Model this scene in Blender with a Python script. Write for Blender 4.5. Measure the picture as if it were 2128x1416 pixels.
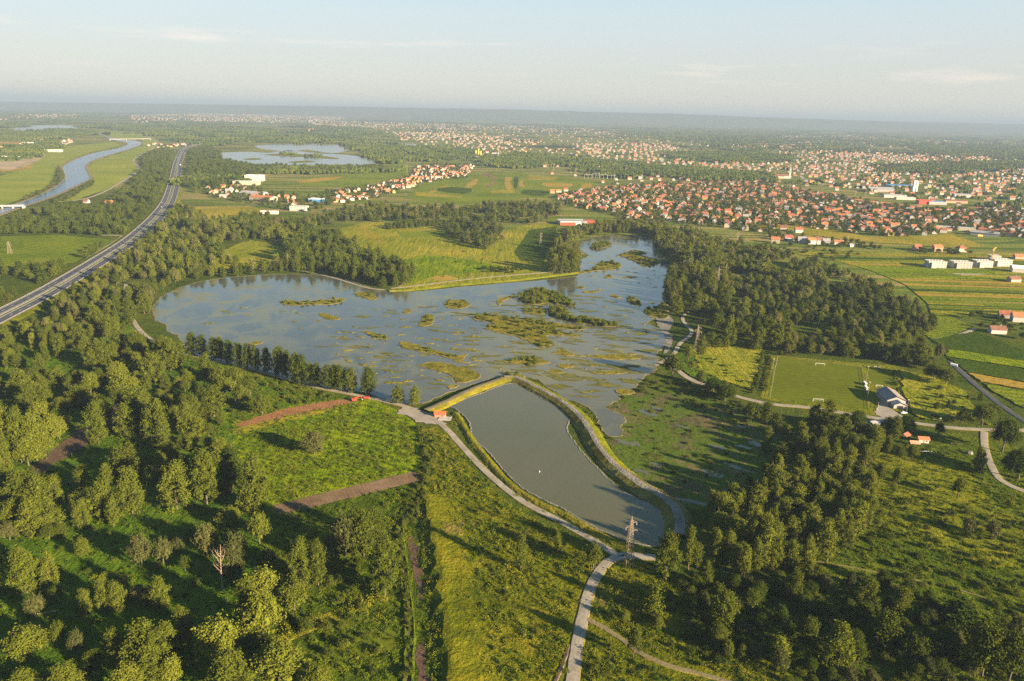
import bpy, bmesh, math, random
import numpy as np
from mathutils import Vector, Matrix
from mathutils.geometry import tessellate_polygon

R = random.Random(7)
S = bpy.context.scene
ROOT = S.collection
for o in list(bpy.data.objects): bpy.data.objects.remove(o)

# ------------------------------------------------------------------ camera, sky, sun, exposure
FPX, HCAM = 1600.0, 200.0                      # focal length in photo pixels, flying height in metres
ROLL = math.atan(0.0245)
PITCH = math.atan((708 - 233) * math.cos(ROLL) / FPX)
_r0 = Vector((1, 0, 0)); FWD = Vector((0, math.cos(PITCH), -math.sin(PITCH))); _u0 = Vector((0, math.sin(PITCH), math.cos(PITCH)))
RGT = math.cos(ROLL) * _r0 + math.sin(ROLL) * _u0
UPV = -math.sin(ROLL) * _r0 + math.cos(ROLL) * _u0
CAMP = Vector((0, 0, HCAM))
cam = bpy.data.cameras.new('camera'); camo = bpy.data.objects.new('camera', cam); ROOT.objects.link(camo)
cam.sensor_width = 36; cam.lens = FPX / 2128 * 36; cam.clip_start = 1; cam.clip_end = 120000
camo.matrix_world = Matrix((( RGT.x, UPV.x, -FWD.x, 0), (RGT.y, UPV.y, -FWD.y, 0), (RGT.z, UPV.z, -FWD.z, HCAM), (0, 0, 0, 1)))
S.camera = camo

SUN_EL, SUN_DIR = math.radians(15.0), Vector((0.82, -0.57, 0)).normalized()
SUNV = Vector((SUN_DIR.x * math.cos(SUN_EL), SUN_DIR.y * math.cos(SUN_EL), math.sin(SUN_EL)))
SKYG = 4.0                                      # brings the gradient to the physical sky's scale
W = bpy.data.worlds.new('World'); S.world = W; W.use_nodes = True
wn = W.node_tree; wn.nodes.clear()
sky = wn.nodes.new('ShaderNodeTexSky'); sky.sky_type = 'NISHITA'; sky.sun_disc = False
sky.sun_elevation = SUN_EL; sky.sun_rotation = math.atan2(SUN_DIR.x, SUN_DIR.y)
sky.altitude = 200; sky.air_density = 1.0; sky.dust_density = 0.5; sky.ozone_density = 2.0
bg = wn.nodes.new('ShaderNodeBackground'); bg.inputs[1].default_value = 0.05
wo = wn.nodes.new('ShaderNodeOutputWorld')
# thin broken cloud wisps low above the horizon, all the way round
tcw = wn.nodes.new('ShaderNodeTexCoord'); mpw = wn.nodes.new('ShaderNodeMapping'); mpw.inputs['Scale'].default_value = (7, 7, 60)
nzw = wn.nodes.new('ShaderNodeTexNoise'); nzw.inputs['Scale'].default_value = 1.0; nzw.inputs['Detail'].default_value = 7
rmw = wn.nodes.new('ShaderNodeMapRange'); rmw.inputs[1].default_value = 0.565; rmw.inputs[2].default_value = 0.74; rmw.inputs[4].default_value = 0.38
spw = wn.nodes.new('ShaderNodeSeparateXYZ')
bnd = wn.nodes.new('ShaderNodeMapRange'); bnd.interpolation_type = 'SMOOTHSTEP'; bnd.inputs[1].default_value = 0.10; bnd.inputs[2].default_value = 0.07
bn2 = wn.nodes.new('ShaderNodeMapRange'); bn2.interpolation_type = 'SMOOTHSTEP'; bn2.inputs[1].default_value = 0.025; bn2.inputs[2].default_value = 0.05
m1 = wn.nodes.new('ShaderNodeMath'); m1.operation = 'MULTIPLY'; m2 = wn.nodes.new('ShaderNodeMath'); m2.operation = 'MULTIPLY'
mxw = wn.nodes.new('ShaderNodeMix'); mxw.data_type = 'RGBA'; mxw.inputs[7].default_value = (4.4, 3.7, 3.2, 1)
L = wn.links.new
L(tcw.outputs['Generated'], mpw.inputs[0]); L(mpw.outputs[0], nzw.inputs[0]); L(nzw.outputs[0], rmw.inputs[0])
L(tcw.outputs['Generated'], spw.inputs[0]); L(spw.outputs[2], bnd.inputs[0]); L(spw.outputs[2], bn2.inputs[0])
L(rmw.outputs[0], m1.inputs[0]); L(bnd.outputs[0], m1.inputs[1]); L(m1.outputs[0], m2.inputs[0]); L(bn2.outputs[0], m2.inputs[1])
# a summer evening's pale sky: the physical sky, evened out by a plain elevation gradient that is the same all the way round
grd = wn.nodes.new('ShaderNodeValToRGB'); cr = grd.color_ramp
while len(cr.elements) < 6: cr.elements.new(0.5)
for e, (p_, c_) in zip(cr.elements, [(0.0, (.70, .68, .64)), (0.05, (.69, .69, .66)), (0.11, (.66, .74, .76)), (0.20, (.48, .75, .90)), (0.45, (.20, .42, .70)), (1.0, (.09, .22, .45))]): e.position = p_; e.color = c_ + (1,)
gsc = wn.nodes.new('ShaderNodeVectorMath'); gsc.operation = 'SCALE'; gsc.inputs['Scale'].default_value = SKYG
ssc = wn.nodes.new('ShaderNodeVectorMath'); ssc.operation = 'SCALE'; ssc.inputs['Scale'].default_value = 0.55
mxs = wn.nodes.new('ShaderNodeMix'); mxs.data_type = 'RGBA'; mxs.inputs[0].default_value = 0.80
L(spw.outputs[2], grd.inputs[0]); L(grd.outputs[0], gsc.inputs[0]); L(sky.outputs[0], ssc.inputs[0]); L(ssc.outputs[0], mxs.inputs[6]); L(gsc.outputs[0], mxs.inputs[7])
L(m2.outputs[0], mxw.inputs[0]); L(mxs.outputs[2], mxw.inputs[6]); L(mxw.outputs[2], bg.inputs[0]); L(bg.outputs[0], wo.inputs[0])

sl = bpy.data.lights.new('sun', 'SUN'); sl.energy = 5.0; sl.angle = math.radians(0.6); sl.color = (1.0, 0.78, 0.52)
so = bpy.data.objects.new('sun', sl); ROOT.objects.link(so); so.rotation_euler = SUNV.to_track_quat('Z', 'Y').to_euler(); so.location = SUNV * 500
HAZE_D, HAZE_C = 8.0e-5, (0.22, 0.295, 0.40)
S.view_settings.view_transform = 'Standard'; S.view_settings.look = 'None'; S.view_settings.gamma = 1; S.view_settings.use_curve_mapping = False
S.view_settings.exposure = 2.5
S.cycles.use_denoising = False; S.cycles.max_bounces = 6; S.cycles.diffuse_bounces = 2; S.cycles.glossy_bounces = 2
S.cycles.transmission_bounces = 3; S.cycles.volume_bounces = 0; S.cycles.transparent_max_bounces = 6; S.cycles.sample_clamp_indirect = 4
S.cycles.use_adaptive_sampling = False

# ------------------------------------------------------------------ survey: photo pixel <-> ground
def G(x, y, z=0.0):
    d = (x - 1064) / FPX * RGT - (y - 708) / FPX * UPV + FWD
    return CAMP + d * ((z - HCAM) / d.z)
def PX(p):
    d = Vector(p) - CAMP; k = d.dot(FWD)
    return 1064 + FPX * d.dot(RGT) / k, 708 - FPX * d.dot(UPV) / k
def dist(p): return math.hypot(p[0], p[1])
def height_for(bx, by, ty):
    b = G(bx, by); lo, hi = 0.0, 60.0
    for _ in range(30):
        m = (lo + hi) / 2
        if PX((b.x, b.y, m))[1] > ty: lo = m
        else: hi = m
    return lo
def mpp(x, y):                                   # metres per photo pixel on the ground there, across
    return (G(x + 1, y) - G(x, y)).length

# ------------------------------------------------------------------ materials
def lin(r, g, b):
    f = lambda c: (c / 255 / 12.92) if c / 255 <= 0.04045 else ((c / 255 + 0.055) / 1.055) ** 2.4
    return (f(r), f(g), f(b), 1)
class NT:
    def __init__(s, name):
        s.m = bpy.data.materials.new(name); s.m.use_nodes = True; s.t = s.m.node_tree; s.t.nodes.clear()
        s.out = s.t.nodes.new('ShaderNodeOutputMaterial')
    def n(s, typ, ins=None, **kw):
        nd = s.t.nodes.new('ShaderNode' + typ)
        for k, v in kw.items(): setattr(nd, k, v)
        for k, v in (ins or {}).items(): s.set(nd.inputs[k], v)
        return nd
    def set(s, sock, v):
        if isinstance(v, bpy.types.NodeSocket): s.t.links.new(v, sock)
        else: sock.default_value = v
    def noise(s, vec, scale, detail=3, rough=0.55, dist=0.0):
        return s.n('TexNoise', {'Vector': vec, 'Scale': scale, 'Detail': detail, 'Roughness': rough, 'Distortion': dist}).outputs[0]
    def rng(s, v, a, b, c=0.0, d=1.0): return s.n('MapRange', {0: v, 1: a, 2: b, 3: c, 4: d}).outputs[0]
    def mix(s, f, a, b, bt='MIX'):
        nd = s.n('Mix', data_type='RGBA', blend_type=bt); s.set(nd.inputs[0], f); s.set(nd.inputs[6], a); s.set(nd.inputs[7], b); return nd.outputs[2]
    def math(s, op, a, b=0.0):
        nd = s.n('Math', operation=op); s.set(nd.inputs[0], a); s.set(nd.inputs[1], b); return nd.outputs[0]
    def ramp(s, f, stops):
        nd = s.n('ValToRGB'); s.set(nd.inputs[0], f); cr = nd.color_ramp
        while len(cr.elements) < len(stops): cr.elements.new(0.5)
        for e, (p, c) in zip(cr.elements, stops): e.position = p; e.color = c
        return nd.outputs[0]
    def obj(s): return s.n('TexCoord').outputs['Object']
    def bsdf(s, col, rough=0.9, bump=None, bstr=0.6, bdist=0.3, spec=0.2):
        b = s.n('BsdfPrincipled', {'Base Color': col, 'Roughness': rough, 'Specular IOR Level': spec})
        if bump is not None:
            s.set(b.inputs['Normal'], s.n('Bump', {'Height': bump, 'Strength': bstr, 'Distance': bdist}).outputs[0])
        s.t.links.new(b.outputs[0], s.out.inputs[0]); return s.m

def C(r, g, b): return (r, g, b, 1)
def meadow(name, lo, mid, hi, big=0.02, fine=0.9, bump=1.2, rows=None, rowc=0.35, patch=None, streak=None):
    """grass or crop: three tones mixed by noise on three scales; rows=(angle, gap m) adds drill lines"""
    lo, mid, hi = [(c[0] * .80, c[1] * .76, c[2] * .30, 1) for c in (lo, mid, hi)]
    t = NT(name); v = t.obj()
    a = t.noise(v, big, 4); b = t.noise(v, 0.16, 5, 0.6); c = t.noise(v, fine, 4, 0.65)
    f = t.math('ADD', t.math('MULTIPLY', a, 0.45), t.math('ADD', t.math('MULTIPLY', b, 0.35), t.math('MULTIPLY', c, 0.2)))
    col = t.ramp(t.rng(f, 0.36, 0.64), [(0, lo), (0.5, mid), (1, hi)])
    h = t.math('ADD', t.math('MULTIPLY', b, 1.2), t.math('MULTIPLY', c, 0.8))
    if streak:
        sv = t.n('Mapping', {'Vector': v, 'Rotation': (0, 0, -streak[0]), 'Scale': (1, .12, 1)}).outputs[0]
        sf = t.noise(sv, .16, 5, .65, .4); col = t.mix(t.rng(sf, .50, .66, 0, streak[1]), col, lo); col = t.mix(t.rng(sf, .44, .30, 0, streak[1] * .8), col, hi); h = t.math('ADD', h, t.math('MULTIPLY', sf, -1.5))
    if patch:
        pf = t.rng(t.noise(v, patch[1], 5, 0.65, 0.6), patch[2], patch[2] + 0.10); col = t.mix(pf, col, patch[0])
    if rows:
        mp = t.n('Mapping', {'Vector': v, 'Rotation': (0, 0, -rows[0])}).outputs[0]
        w = t.n('TexWave', {'Vector': mp, 'Scale': 0.314 / rows[1], 'Distortion': 1.2, 'Detail': 2, 'Detail Scale': 0.4}, wave_type='BANDS', bands_direction='X').outputs[1]
        col = t.mix(t.math('MULTIPLY', w, rowc), col, lo); h = t.math('ADD', h, t.math('MULTIPLY', w, 0.8))
    return t.bsdf(col, 1.0, h, 0.9, bump, 0.0)
def gravel(name, a, b, sc=1.5, bump=0.15):
    t = NT(name); v = t.obj()
    f = t.math('ADD', t.math('MULTIPLY', t.noise(v, 0.12, 4), 0.6), t.math('MULTIPLY', t.noise(v, sc, 5, 0.7), 0.4))
    return t.bsdf(t.mix(t.rng(f, 0.36, 0.64), a, b), 0.95, t.noise(v, sc * 1.5, 4), 0.8, bump, 0.15)
def plain(name, c, rough=0.7, var=0.25, sc=0.6, spec=0.3, metal=0.0):
    t = NT(name); v = t.obj(); f = t.noise(v, sc, 4, 0.6)
    c2 = tuple(x * (1 - var) for x in c[:3]) + (1,)
    m = t.bsdf(t.mix(t.rng(f, 0.35, 0.65), c2, c), rough, None, spec=spec)
    m.node_tree.nodes['Principled BSDF'].inputs['Metallic'].default_value = metal
    return m
def water(name, body, murk, rough, ripple, weed=None, wscale=0.03, wth=0.56, near=None):
    t = NT(name); v = t.obj()
    col = t.mix(t.rng(t.noise(v, 0.012, 3), 0.35, 0.65), body, murk)
    rg = rough
    if near:
        dv = t.n('VectorMath', {0: v, 1: (near[0], near[1], 0)}, operation='DISTANCE').outputs['Value']; nf = t.rng(t.math('ADD', dv, t.math('MULTIPLY', t.noise(v, .02, 3), 90)), near[2] + 45, near[2] * .35 + 45); col = t.mix(t.math('MULTIPLY', nf, .75), col, C(.105, .094, .045))
    if weed:
        mp = t.n('Mapping', {'Vector': v, 'Scale': (1, 0.7, 1), 'Rotation': (0, 0, 0.5)}).outputs[0]
        wf = t.rng(t.noise(mp, wscale, 8, 0.62, 0.8), wth, wth + 0.14)
        reg = t.rng(t.noise(v, 0.0045, 2), 0.38, 0.58)
        if near: reg = t.math('MAXIMUM', reg, nf)
        wf = t.math('MULTIPLY', wf, reg)
        col = t.mix(t.math('MULTIPLY', wf, 0.92), col, weed); rg = t.math('ADD', t.math('MULTIPLY', wf, 0.25), rough)
    h = t.math('ADD', t.noise(v, 0.5, 3), t.math('MULTIPLY', t.noise(v, 0.06, 3), 2))
    b = t.n('BsdfPrincipled', {'Base Color': col, 'Roughness': rg, 'IOR': 1.33, 'Specular IOR Level': 0.5})
    t.set(b.inputs['Normal'], t.n('Bump', {'Height': h, 'Strength': ripple, 'Distance': 0.3}).outputs[0])
    t.t.links.new(b.outputs[0], t.out.inputs[0]); return t.m
def foliage(name, dark, mid, hi):
    t = NT(name)
    tint = t.n('Attribute', attribute_type='INSTANCER', attribute_name='tint').outputs['Fac']
    rnd = t.n('ObjectInfo').outputs['Random']; v = t.obj()
    f = t.math('ADD', tint, t.math('MULTIPLY', t.math('SUBTRACT', t.noise(v, 0.5, 3), 0.5), 0.5))
    f = t.math('ADD', f, t.math('MULTIPLY', t.math('SUBTRACT', rnd, 0.5), 0.12))
    col = t.ramp(f, [(0, dark), (0.5, mid), (1, hi)])
    d = t.n('BsdfDiffuse', {'Color': col}).outputs[0]
    tr = t.n('BsdfTranslucent', {'Color': t.mix(0.5, col, C(.10, .115, .012))}).outputs[0]
    t.t.links.new(t.n('MixShader', {0: 0.28, 1: d, 2: tr}).outputs[0], t.out.inputs[0]); return t.m

M = {}
def far_ground():
    """the sheet to the horizon: rough meadow near, strip fields and dark woodland beyond"""
    t = NT('ground'); v = t.obj()
    a = t.noise(v, 0.02, 4); b = t.noise(v, 0.16, 5, 0.6); c = t.noise(v, 0.9, 4, 0.65)
    f = t.math('ADD', t.math('MULTIPLY', a, 0.45), t.math('ADD', t.math('MULTIPLY', b, 0.35), t.math('MULTIPLY', c, 0.2)))
    near = t.ramp(t.rng(f, 0.36, 0.64), [(0, C(.022, .040, .005)), (0.5, C(.046, .065, .008)), (1, C(.08, .086, .013))])
    # strip fields: cells in a rotated, gently bent frame
    bend = t.n('VectorMath', {0: v, 1: t.n('VectorMath', {0: t.n('TexNoise', {'Vector': v, 'Scale': 0.0011, 'Detail': 1}).outputs[1], 'Scale': 420.0}, operation='SCALE').outputs[0]}, operation='ADD').outputs[0]
    mp = t.n('Mapping', {'Vector': bend, 'Rotation': (0, 0, 0.28), 'Scale': (1 / 170, 1 / 17, 1)}).outputs[0]
    cell = t.n('VectorMath', {0: mp}, operation='FLOOR').outputs[0]
    wn_ = t.n('TexWhiteNoise', {'Vector': cell}, noise_dimensions='2D').outputs[0]
    strips = t.ramp(wn_, [(0, C(.055, .09, .012)), (0.3, C(.10, .135, .018)), (0.55, C(.15, .175, .03)), (0.76, C(.18, .165, .04)), (0.9, C(.26, .20, .08)), (1.0, C(.30, .21, .085))])
    strips = t.mix(0.22, strips, near)
    wood = t.rng(t.noise(v, 0.0016, 6, 0.62), 0.55, 0.59)
    sep = t.n('SeparateXYZ', {0: v})
    farf = t.rng(t.math('ADD', sep.outputs[1], t.math('MULTIPLY', sep.outputs[0], .7)), 1050, 1250); wfar = t.rng(sep.outputs[1], 2200, 5200)
    edge = t.rng(sep.outputs[1], 7500, 13000)
    wm = t.math('MAXIMUM', t.math('MULTIPLY', wood, wfar), t.math('MULTIPLY', edge, t.rng(t.noise(v, 0.0007, 5, .6), 0.49, 0.58)))
    col = t.mix(t.math('MULTIPLY', farf, 0.85), near, strips)
    col = t.mix(wm, col, C(.014, .023, .007))
    h = t.math('ADD', t.math('MULTIPLY', b, 1.2), t.math('MULTIPLY', c, 0.8))
    return t.bsdf(col, 1.0, h, 0.9, 1.2, 0.0)
M['ground'] = far_ground()
M['rough'] = meadow('rough grass', C(.03, .06, .010), C(.07, .105, .016), C(.13, .15, .028), 0.02, 0.7, 1.8, None, 0, None, (-1.0, .5))
M['bright'] = meadow('bright meadow', C(.065, .125, .005), C(.14, .205, .008), C(.23, .27, .016), 0.03, 0.9, 1.8, (1.15, 7.0), 0.10, None, (-1.15, .75))
M['olive'] = meadow('olive weeds', C(.050, .07, .009), C(.108, .124, .014), C(.20, .18, .030), 0.03, 0.6, 1.8, None, 0, (C(.15, .10, .04), .02, .60))
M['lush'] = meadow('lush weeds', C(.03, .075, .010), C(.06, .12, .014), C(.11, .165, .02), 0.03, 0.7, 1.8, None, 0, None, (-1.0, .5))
M['mown'] = meadow('mown turf', C(.078, .105, .018), C(.098, .126, .021), C(.118, .142, .025), 0.02, 0.9, 0.12, (1.45, 6.0), 0.12)
M['hay'] = meadow('dry meadow', C(.13, .145, .022), C(.235, .21, .05), C(.36, .28, .10), 0.012, 0.5, 1.0, (1.25, 14), 0.15)
M['pasture'] = meadow('pasture', C(.10, .135, .020), C(.185, .205, .034), C(.33, .27, .08), 0.012, 0.5, 1.1, None, 0, None, (-1.3, .55))
M['levee'] = meadow('levee turf', C(.125, .175, .04), C(.18, .225, .06), C(.26, .27, .10), 0.008, 0.4, 0.5)
M['crop'] = meadow('green crop', C(.075, .12, .018), C(.135, .185, .028), C(.20, .225, .045), 0.01, 0.6, 0.8, (1.28, 5.0), 0.2)
M['corn'] = meadow('dark maize', C(.032, .065, .012), C(.055, .098, .02), C(.085, .125, .028), 0.01, 0.8, 1.6, (1.28, 3.0), 0.2)
M['rows'] = meadow('striped crop', C(.055, .10, .014), C(.13, .175, .024), C(.20, .22, .04), 0.01, 0.5, 0.9, (1.25, 9.0), 0.4)
M['stubble'] = meadow('straw stubble', C(.21, .155, .06), C(.29, .21, .09), C(.36, .27, .12), 0.01, 0.5, 0.4, (1.2, 7), 0.2)
M['sandy'] = meadow('bare sand', C(.24, .20, .32), C(.34, .28, .44), C(.44, .37, .60), 0.006, 0.1, 0.4, None, 0, (C(.10, .12, .03), .012, .56))
M['soil'] = meadow('ploughed soil', C(.10, .068, .10), C(.155, .112, .17), C(.21, .155, .25), 0.05, 0.8, 0.6, (-0.98, 1.2), 0.12)
M['dug'] = gravel('freshly dug clay', C(.13, .062, .024), C(.23, .115, .042), 0.5, 1.0)
M['mud'] = meadow('drying mudflat', C(.055, .052, .07), C(.095, .085, .10), C(.17, .14, .16), 0.03, 0.35, 0.5, None, 0, (C(.055, .085, .010), .05, .41))
M['track'] = gravel('brown track', C(.055, .035, .02), C(.10, .065, .035), 0.6, 0.4)
M['gravel'] = gravel('pale gravel', C(.17, .15, .12), C(.26, .228, .18), 0.8, 0.12)
M['verge'] = meadow('dusty verge', C(.12, .11, .05), C(.20, .175, .09), C(.27, .225, .14), 0.06, 0.6, 0.4)
M['gravelmid'] = gravel('grassy crown of the track', C(.15, .14, .09), C(.27, .24, .19), 0.35, 0.12)
M['stone'] = gravel('loose stone', C(.09, .085, .07), C(.20, .185, .15), 0.5, 0.9)
M['dykestone'] = meadow('stony weeds', C(.06, .06, .03), C(.13, .125, .07), C(.27, .255, .21), 0.05, 0.9, 1.2)
M['sand'] = gravel('shore sand', C(.10, .085, .04), C(.18, .145, .075), 0.5, 0.25)
M['dyke'] = meadow('dyke grass', C(.08, .095, .02), C(.15, .145, .03), C(.25, .20, .065), 0.06, 0.6, 1.0)
M['bankgrass'] = meadow('bank grass', C(.07, .10, .015), C(.13, .15, .02), C(.20, .19, .04), 0.05, 0.6, 1.0)
M['islet'] = meadow('islet weeds', C(.075, .088, .02), C(.145, .140, .04), C(.25, .205, .08), 0.08, 0.5, 0.7)
M['mat'] = meadow('floating weed', C(.065, .085, .05), C(.115, .125, .08), C(.18, .165, .11), 0.1, 0.7, 0.2)
M['asphalt'] = gravel('asphalt', C(.04, .042, .047), C(.06, .062, .067), 0.4, 0.03)
M['shoulder'] = gravel('shoulder', C(.11, .105, .085), C(.16, .15, .125), 0.5, 0.1)
M['paint'] = plain('road paint', C(.75, .75, .72), 0.6, 0.1)
M['concrete'] = plain('concrete', C(.34, .325, .30), 0.85, 0.2, 0.3)
M['lake'] = water('lake', C(.038, .046, .042), C(.058, .060, .040), 0.05, 0.10, C(.115, .108, .034), 0.035, 0.45, (G(1180, 750).x, G(1180, 750).y, 150.0))
M['pond'] = water('pond', C(.066, .066, .026), C(.076, .072, .029), 0.10, 0.10)
M['river'] = water('river', C(.016, .036, .085), C(.022, .046, .10), 0.12, 1.0)
M['farlake'] = water('far lake', C(.03, .04, .05), C(.04, .05, .055), 0.10, 0.2)
M['leaf'] = foliage('leaves', C(.026, .048, .006), C(.074, .092, .011), C(.140, .158, .018))
M['willow'] = foliage('willow leaves', C(.036, .05, .016), C(.092, .096, .028), C(.155, .15, .046))
M['weed'] = foliage('weed leaves', C(.028, .060, .004), C(.082, .116, .007), C(.18, .18, .016))
M['bark'] = gravel('bark', C(.06, .048, .035), C(.12, .095, .07), 2.0, 0.2)
M['deadwood'] = gravel('bare wood', C(.16, .12, .08), C(.26, .20, .14), 2.0, 0.1)
M['hills'] = meadow('hill woods', C(.045, .07, .045), C(.06, .085, .055), C(.09, .10, .07), 0.0008, 0.01, 0.0, None, 0, (C(.11, .11, .05), .0009, .62))
WALLS = {'white': plain('white render', C(.36, .345, .31), 0.85, 0.12), 'cream': plain('cream render', C(.33, .285, .205), 0.85, 0.12),
         'yellow': plain('yellow render', C(.45, .30, .09), 0.85, 0.12), 'salmon': plain('salmon render', C(.42, .24, .15), 0.85, 0.12),
         'grey': plain('grey render', C(.28, .265, .245), 0.85, 0.15)}
ROOFS = {'orange': plain('orange tiles', C(.42, .155, .065), 0.85, 0.4, 0.5), 'red': plain('red tiles', C(.30, .095, .055), 0.85, 0.4, 0.5),
         'brown': plain('brown tiles', C(.18, .085, .055), 0.85, 0.35, 0.5), 'grey': plain('grey sheet roof', C(.27, .26, .26), 0.7, 0.3, 0.3)}
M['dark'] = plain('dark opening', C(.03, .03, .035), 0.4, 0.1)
M['glass'] = plain('window glass', C(.05, .06, .07), 0.15, 0.1, spec=0.6)
M['steel'] = plain('rusty steel', C(.23, .18, .13), 0.6, 0.3, 1.0)
M['galv'] = plain('galvanised steel', C(.27, .27, .265), 0.5, 0.15)
M['white'] = plain('white paint', C(.62, .61, .58), 0.5, 0.08)
M['redp'] = plain('red paint', C(.50, .05, .03), 0.45, 0.15)
M['crane'] = plain('yellow paint', C(.70, .36, .04), 0.5, 0.1)
M['blue'] = plain('blue sheet', C(.06, .20, .42), 0.5, 0.15)
M['black'] = plain('black rubber', C(.02, .02, .02), 0.8, 0.1)
M['wood'] = plain('weathered boards', C(.24, .17, .11), 0.85, 0.3)
M['net'] = plain('net cord', C(.6, .6, .58), 0.8, 0.1)
CARC = {k: plain(k + ' car paint', c, 0.3, 0.05, spec=0.5) for k, c in (('white', C(.75, .75, .75)), ('red', C(.45, .04, .03)), ('silver', C(.4, .41, .43)), ('dark', C(.03, .035, .05)), ('blue', C(.05, .1, .3)))}

# ------------------------------------------------------------------ object helpers
def tag(o, label=None, cat=None, group=None, kind=None):
    if label: o['label'] = label
    if cat: o['category'] = cat
    if group: o['group'] = group
    if kind: o['kind'] = kind
    return o
def link(name, me, mats=(), parent=None):
    o = bpy.data.objects.new(name, me); ROOT.objects.link(o)
    if me is not None:
        for m in (mats if isinstance(mats, (list, tuple)) else [mats]):
            if m is not None and len(me.materials) < 8: me.materials.append(m)
    if parent: o.parent = parent
    return o
def empty(name, loc=(0, 0, 0), rz=0.0):
    o = bpy.data.objects.new(name, None); ROOT.objects.link(o); o.location = loc; o.rotation_euler = (0, 0, rz); o.empty_display_size = 0.5; return o
class MB:
    """collects boxes, bars and prisms, and builds ONE mesh"""
    def __init__(s): s.v = []; s.f = []; s.mi = []
    def add(s, vs, fs, mi=0):
        b = len(s.v); s.v += [tuple(v) for v in vs]; s.f += [tuple(i + b for i in f) for f in fs]; s.mi += [mi] * len(fs)
    def box(s, x0, x1, y0, y1, z0, z1, mi=0):
        s.add([(x0, y0, z0), (x1, y0, z0), (x1, y1, z0), (x0, y1, z0), (x0, y0, z1), (x1, y0, z1), (x1, y1, z1), (x0, y1, z1)],
              [(0, 3, 2, 1), (4, 5, 6, 7), (0, 1, 5, 4), (1, 2, 6, 5), (2, 3, 7, 6), (3, 0, 4, 7)], mi); return s
    def bar(s, a, b, r0, r1=None, n=4, mi=0):
        r1 = r0 if r1 is None else r1; a = Vector(a); b = Vector(b); d = (b - a)
        if d.length < 1e-6: return s
        q = d.to_track_quat('Z', 'Y'); vs = []
        for p, r in ((a, r0), (b, r1)):
            for k in range(n):
                t = 2 * math.pi * (k + 0.5) / n; vs.append(p + q @ Vector((r * math.cos(t), r * math.sin(t), 0)))
        s.add(vs, [(k, (k + 1) % n, n + (k + 1) % n, n + k) for k in range(n)] + [tuple(range(n))[::-1], tuple(range(n, 2 * n))], mi); return s
    def mesh(s, name, smooth=False):
        me = bpy.data.meshes.new(name); me.from_pydata(s.v, [], s.f); me.update()
        me.polygons.foreach_set('material_index', s.mi)
        if smooth: me.polygons.foreach_set('use_smooth', [True] * len(s.f))
        return me
    def build(s, name, mats, parent=None): return link(name, s.mesh(name), mats, parent)

def smooth_line(pts, n=6, closed=False):
    P = [Vector(p).to_3d() if len(p) == 2 else Vector(p) for p in pts]; out = []; m = len(P)
    for i in range(m if closed else m - 1):
        g = (lambda k: P[k % m]) if closed else (lambda k: P[max(0, min(m - 1, k))])
        a, b, c, d = g(i - 1), g(i), g(i + 1), g(i + 2)
        for k in range(n):
            t = k / n
            out.append(0.5 * ((2 * b) + (c - a) * t + (2 * a - 5 * b + 4 * c - d) * t * t + (3 * b - a - 3 * c + d) * t ** 3))
    if not closed: out.append(P[-1])
    return out
def ground_poly(px, n=1, rough=0.0, seed=1):
    """photo outline -> ground outline; n>1 rounds it; rough roughens the edge by that many metres"""
    pts = [G(*p) for p in px]
    if n > 1: pts = smooth_line(pts, n, True)
    if rough:
        rr = random.Random(seed); q = []
        for i, a in enumerate(pts):
            b = pts[(i + 1) % len(pts)]; k = max(1, min(12, int((b - a).length / max(2.5 * rough, 2.0))))
            for j in range(k): q.append(a.lerp(b, j / k) + Vector((rr.uniform(-rough, rough), rr.uniform(-rough, rough), 0)))
        pts = q
    return pts
def sheet(name, px, mat, z, n=1, rough=0.0, label=None, pts=None, kind='structure', seed=1):
    pts = pts or ground_poly(px, n, rough, seed)
    vs = [(p.x, p.y, z) for p in pts]
    tri = tessellate_polygon([[Vector((p.x, p.y, 0)) for p in pts]])
    me = bpy.data.meshes.new(name); me.from_pydata(vs, [], [tuple(t) for t in tri])
    me.update()
    bm = bmesh.new(); bm.from_mesh(me); bmesh.ops.recalc_face_normals(bm, faces=bm.faces)
    for f in bm.faces:
        if f.normal.z < 0: f.normal_flip()
    bm.to_mesh(me); bm.free()
    o = link(name, me, mat); return tag(o, label, None, None, kind)
def ribbon(name, line, prof, mats, z=0.0, label=None, closed=False, parent=None, kind='structure', jit=0.0, seed=3):
    """line: ground points; prof: [(offset to the right, height, material index of the face after it)]"""
    rr = random.Random(seed); vs = []; m = len(prof); n = len(line)
    for i, p in enumerate(line):
        a = line[i - 1] if (i or closed) else p; b = line[(i + 1) % n] if (i < n - 1 or closed) else p
        d = (b - a); d.z = 0; d.normalize(); r = Vector((d.y, -d.x, 0))
        for k, q in enumerate(prof):
            j = rr.uniform(-jit, jit) if jit else 0
            vs.append((p.x + r.x * (q[0] + j), p.y + r.y * (q[0] + j), z + q[1]))
    fs, mi = [], []
    for i in range(n if closed else n - 1):
        i2 = (i + 1) % n
        for k in range(m - 1): fs.append((i * m + k, i * m + k + 1, i2 * m + k + 1, i2 * m + k)); mi.append(prof[k][2] if len(prof[k]) > 2 else 0)
    me = bpy.data.meshes.new(name); me.from_pydata(vs, [], fs); me.polygons.foreach_set('material_index', mi); me.update()
    o = link(name, me, mats, parent)
    return tag(o, label, None, None, kind) if parent is None else o
def inside(p, poly):
    x, y = p[0], p[1]; c = False; j = len(poly) - 1
    for i in range(len(poly)):
        xi, yi = poly[i][0], poly[i][1]; xj, yj = poly[j][0], poly[j][1]
        if (yi > y) != (yj > y) and x < (xj - xi) * (y - yi) / (yj - yi) + xi: c = not c
        j = i
    return c
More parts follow.
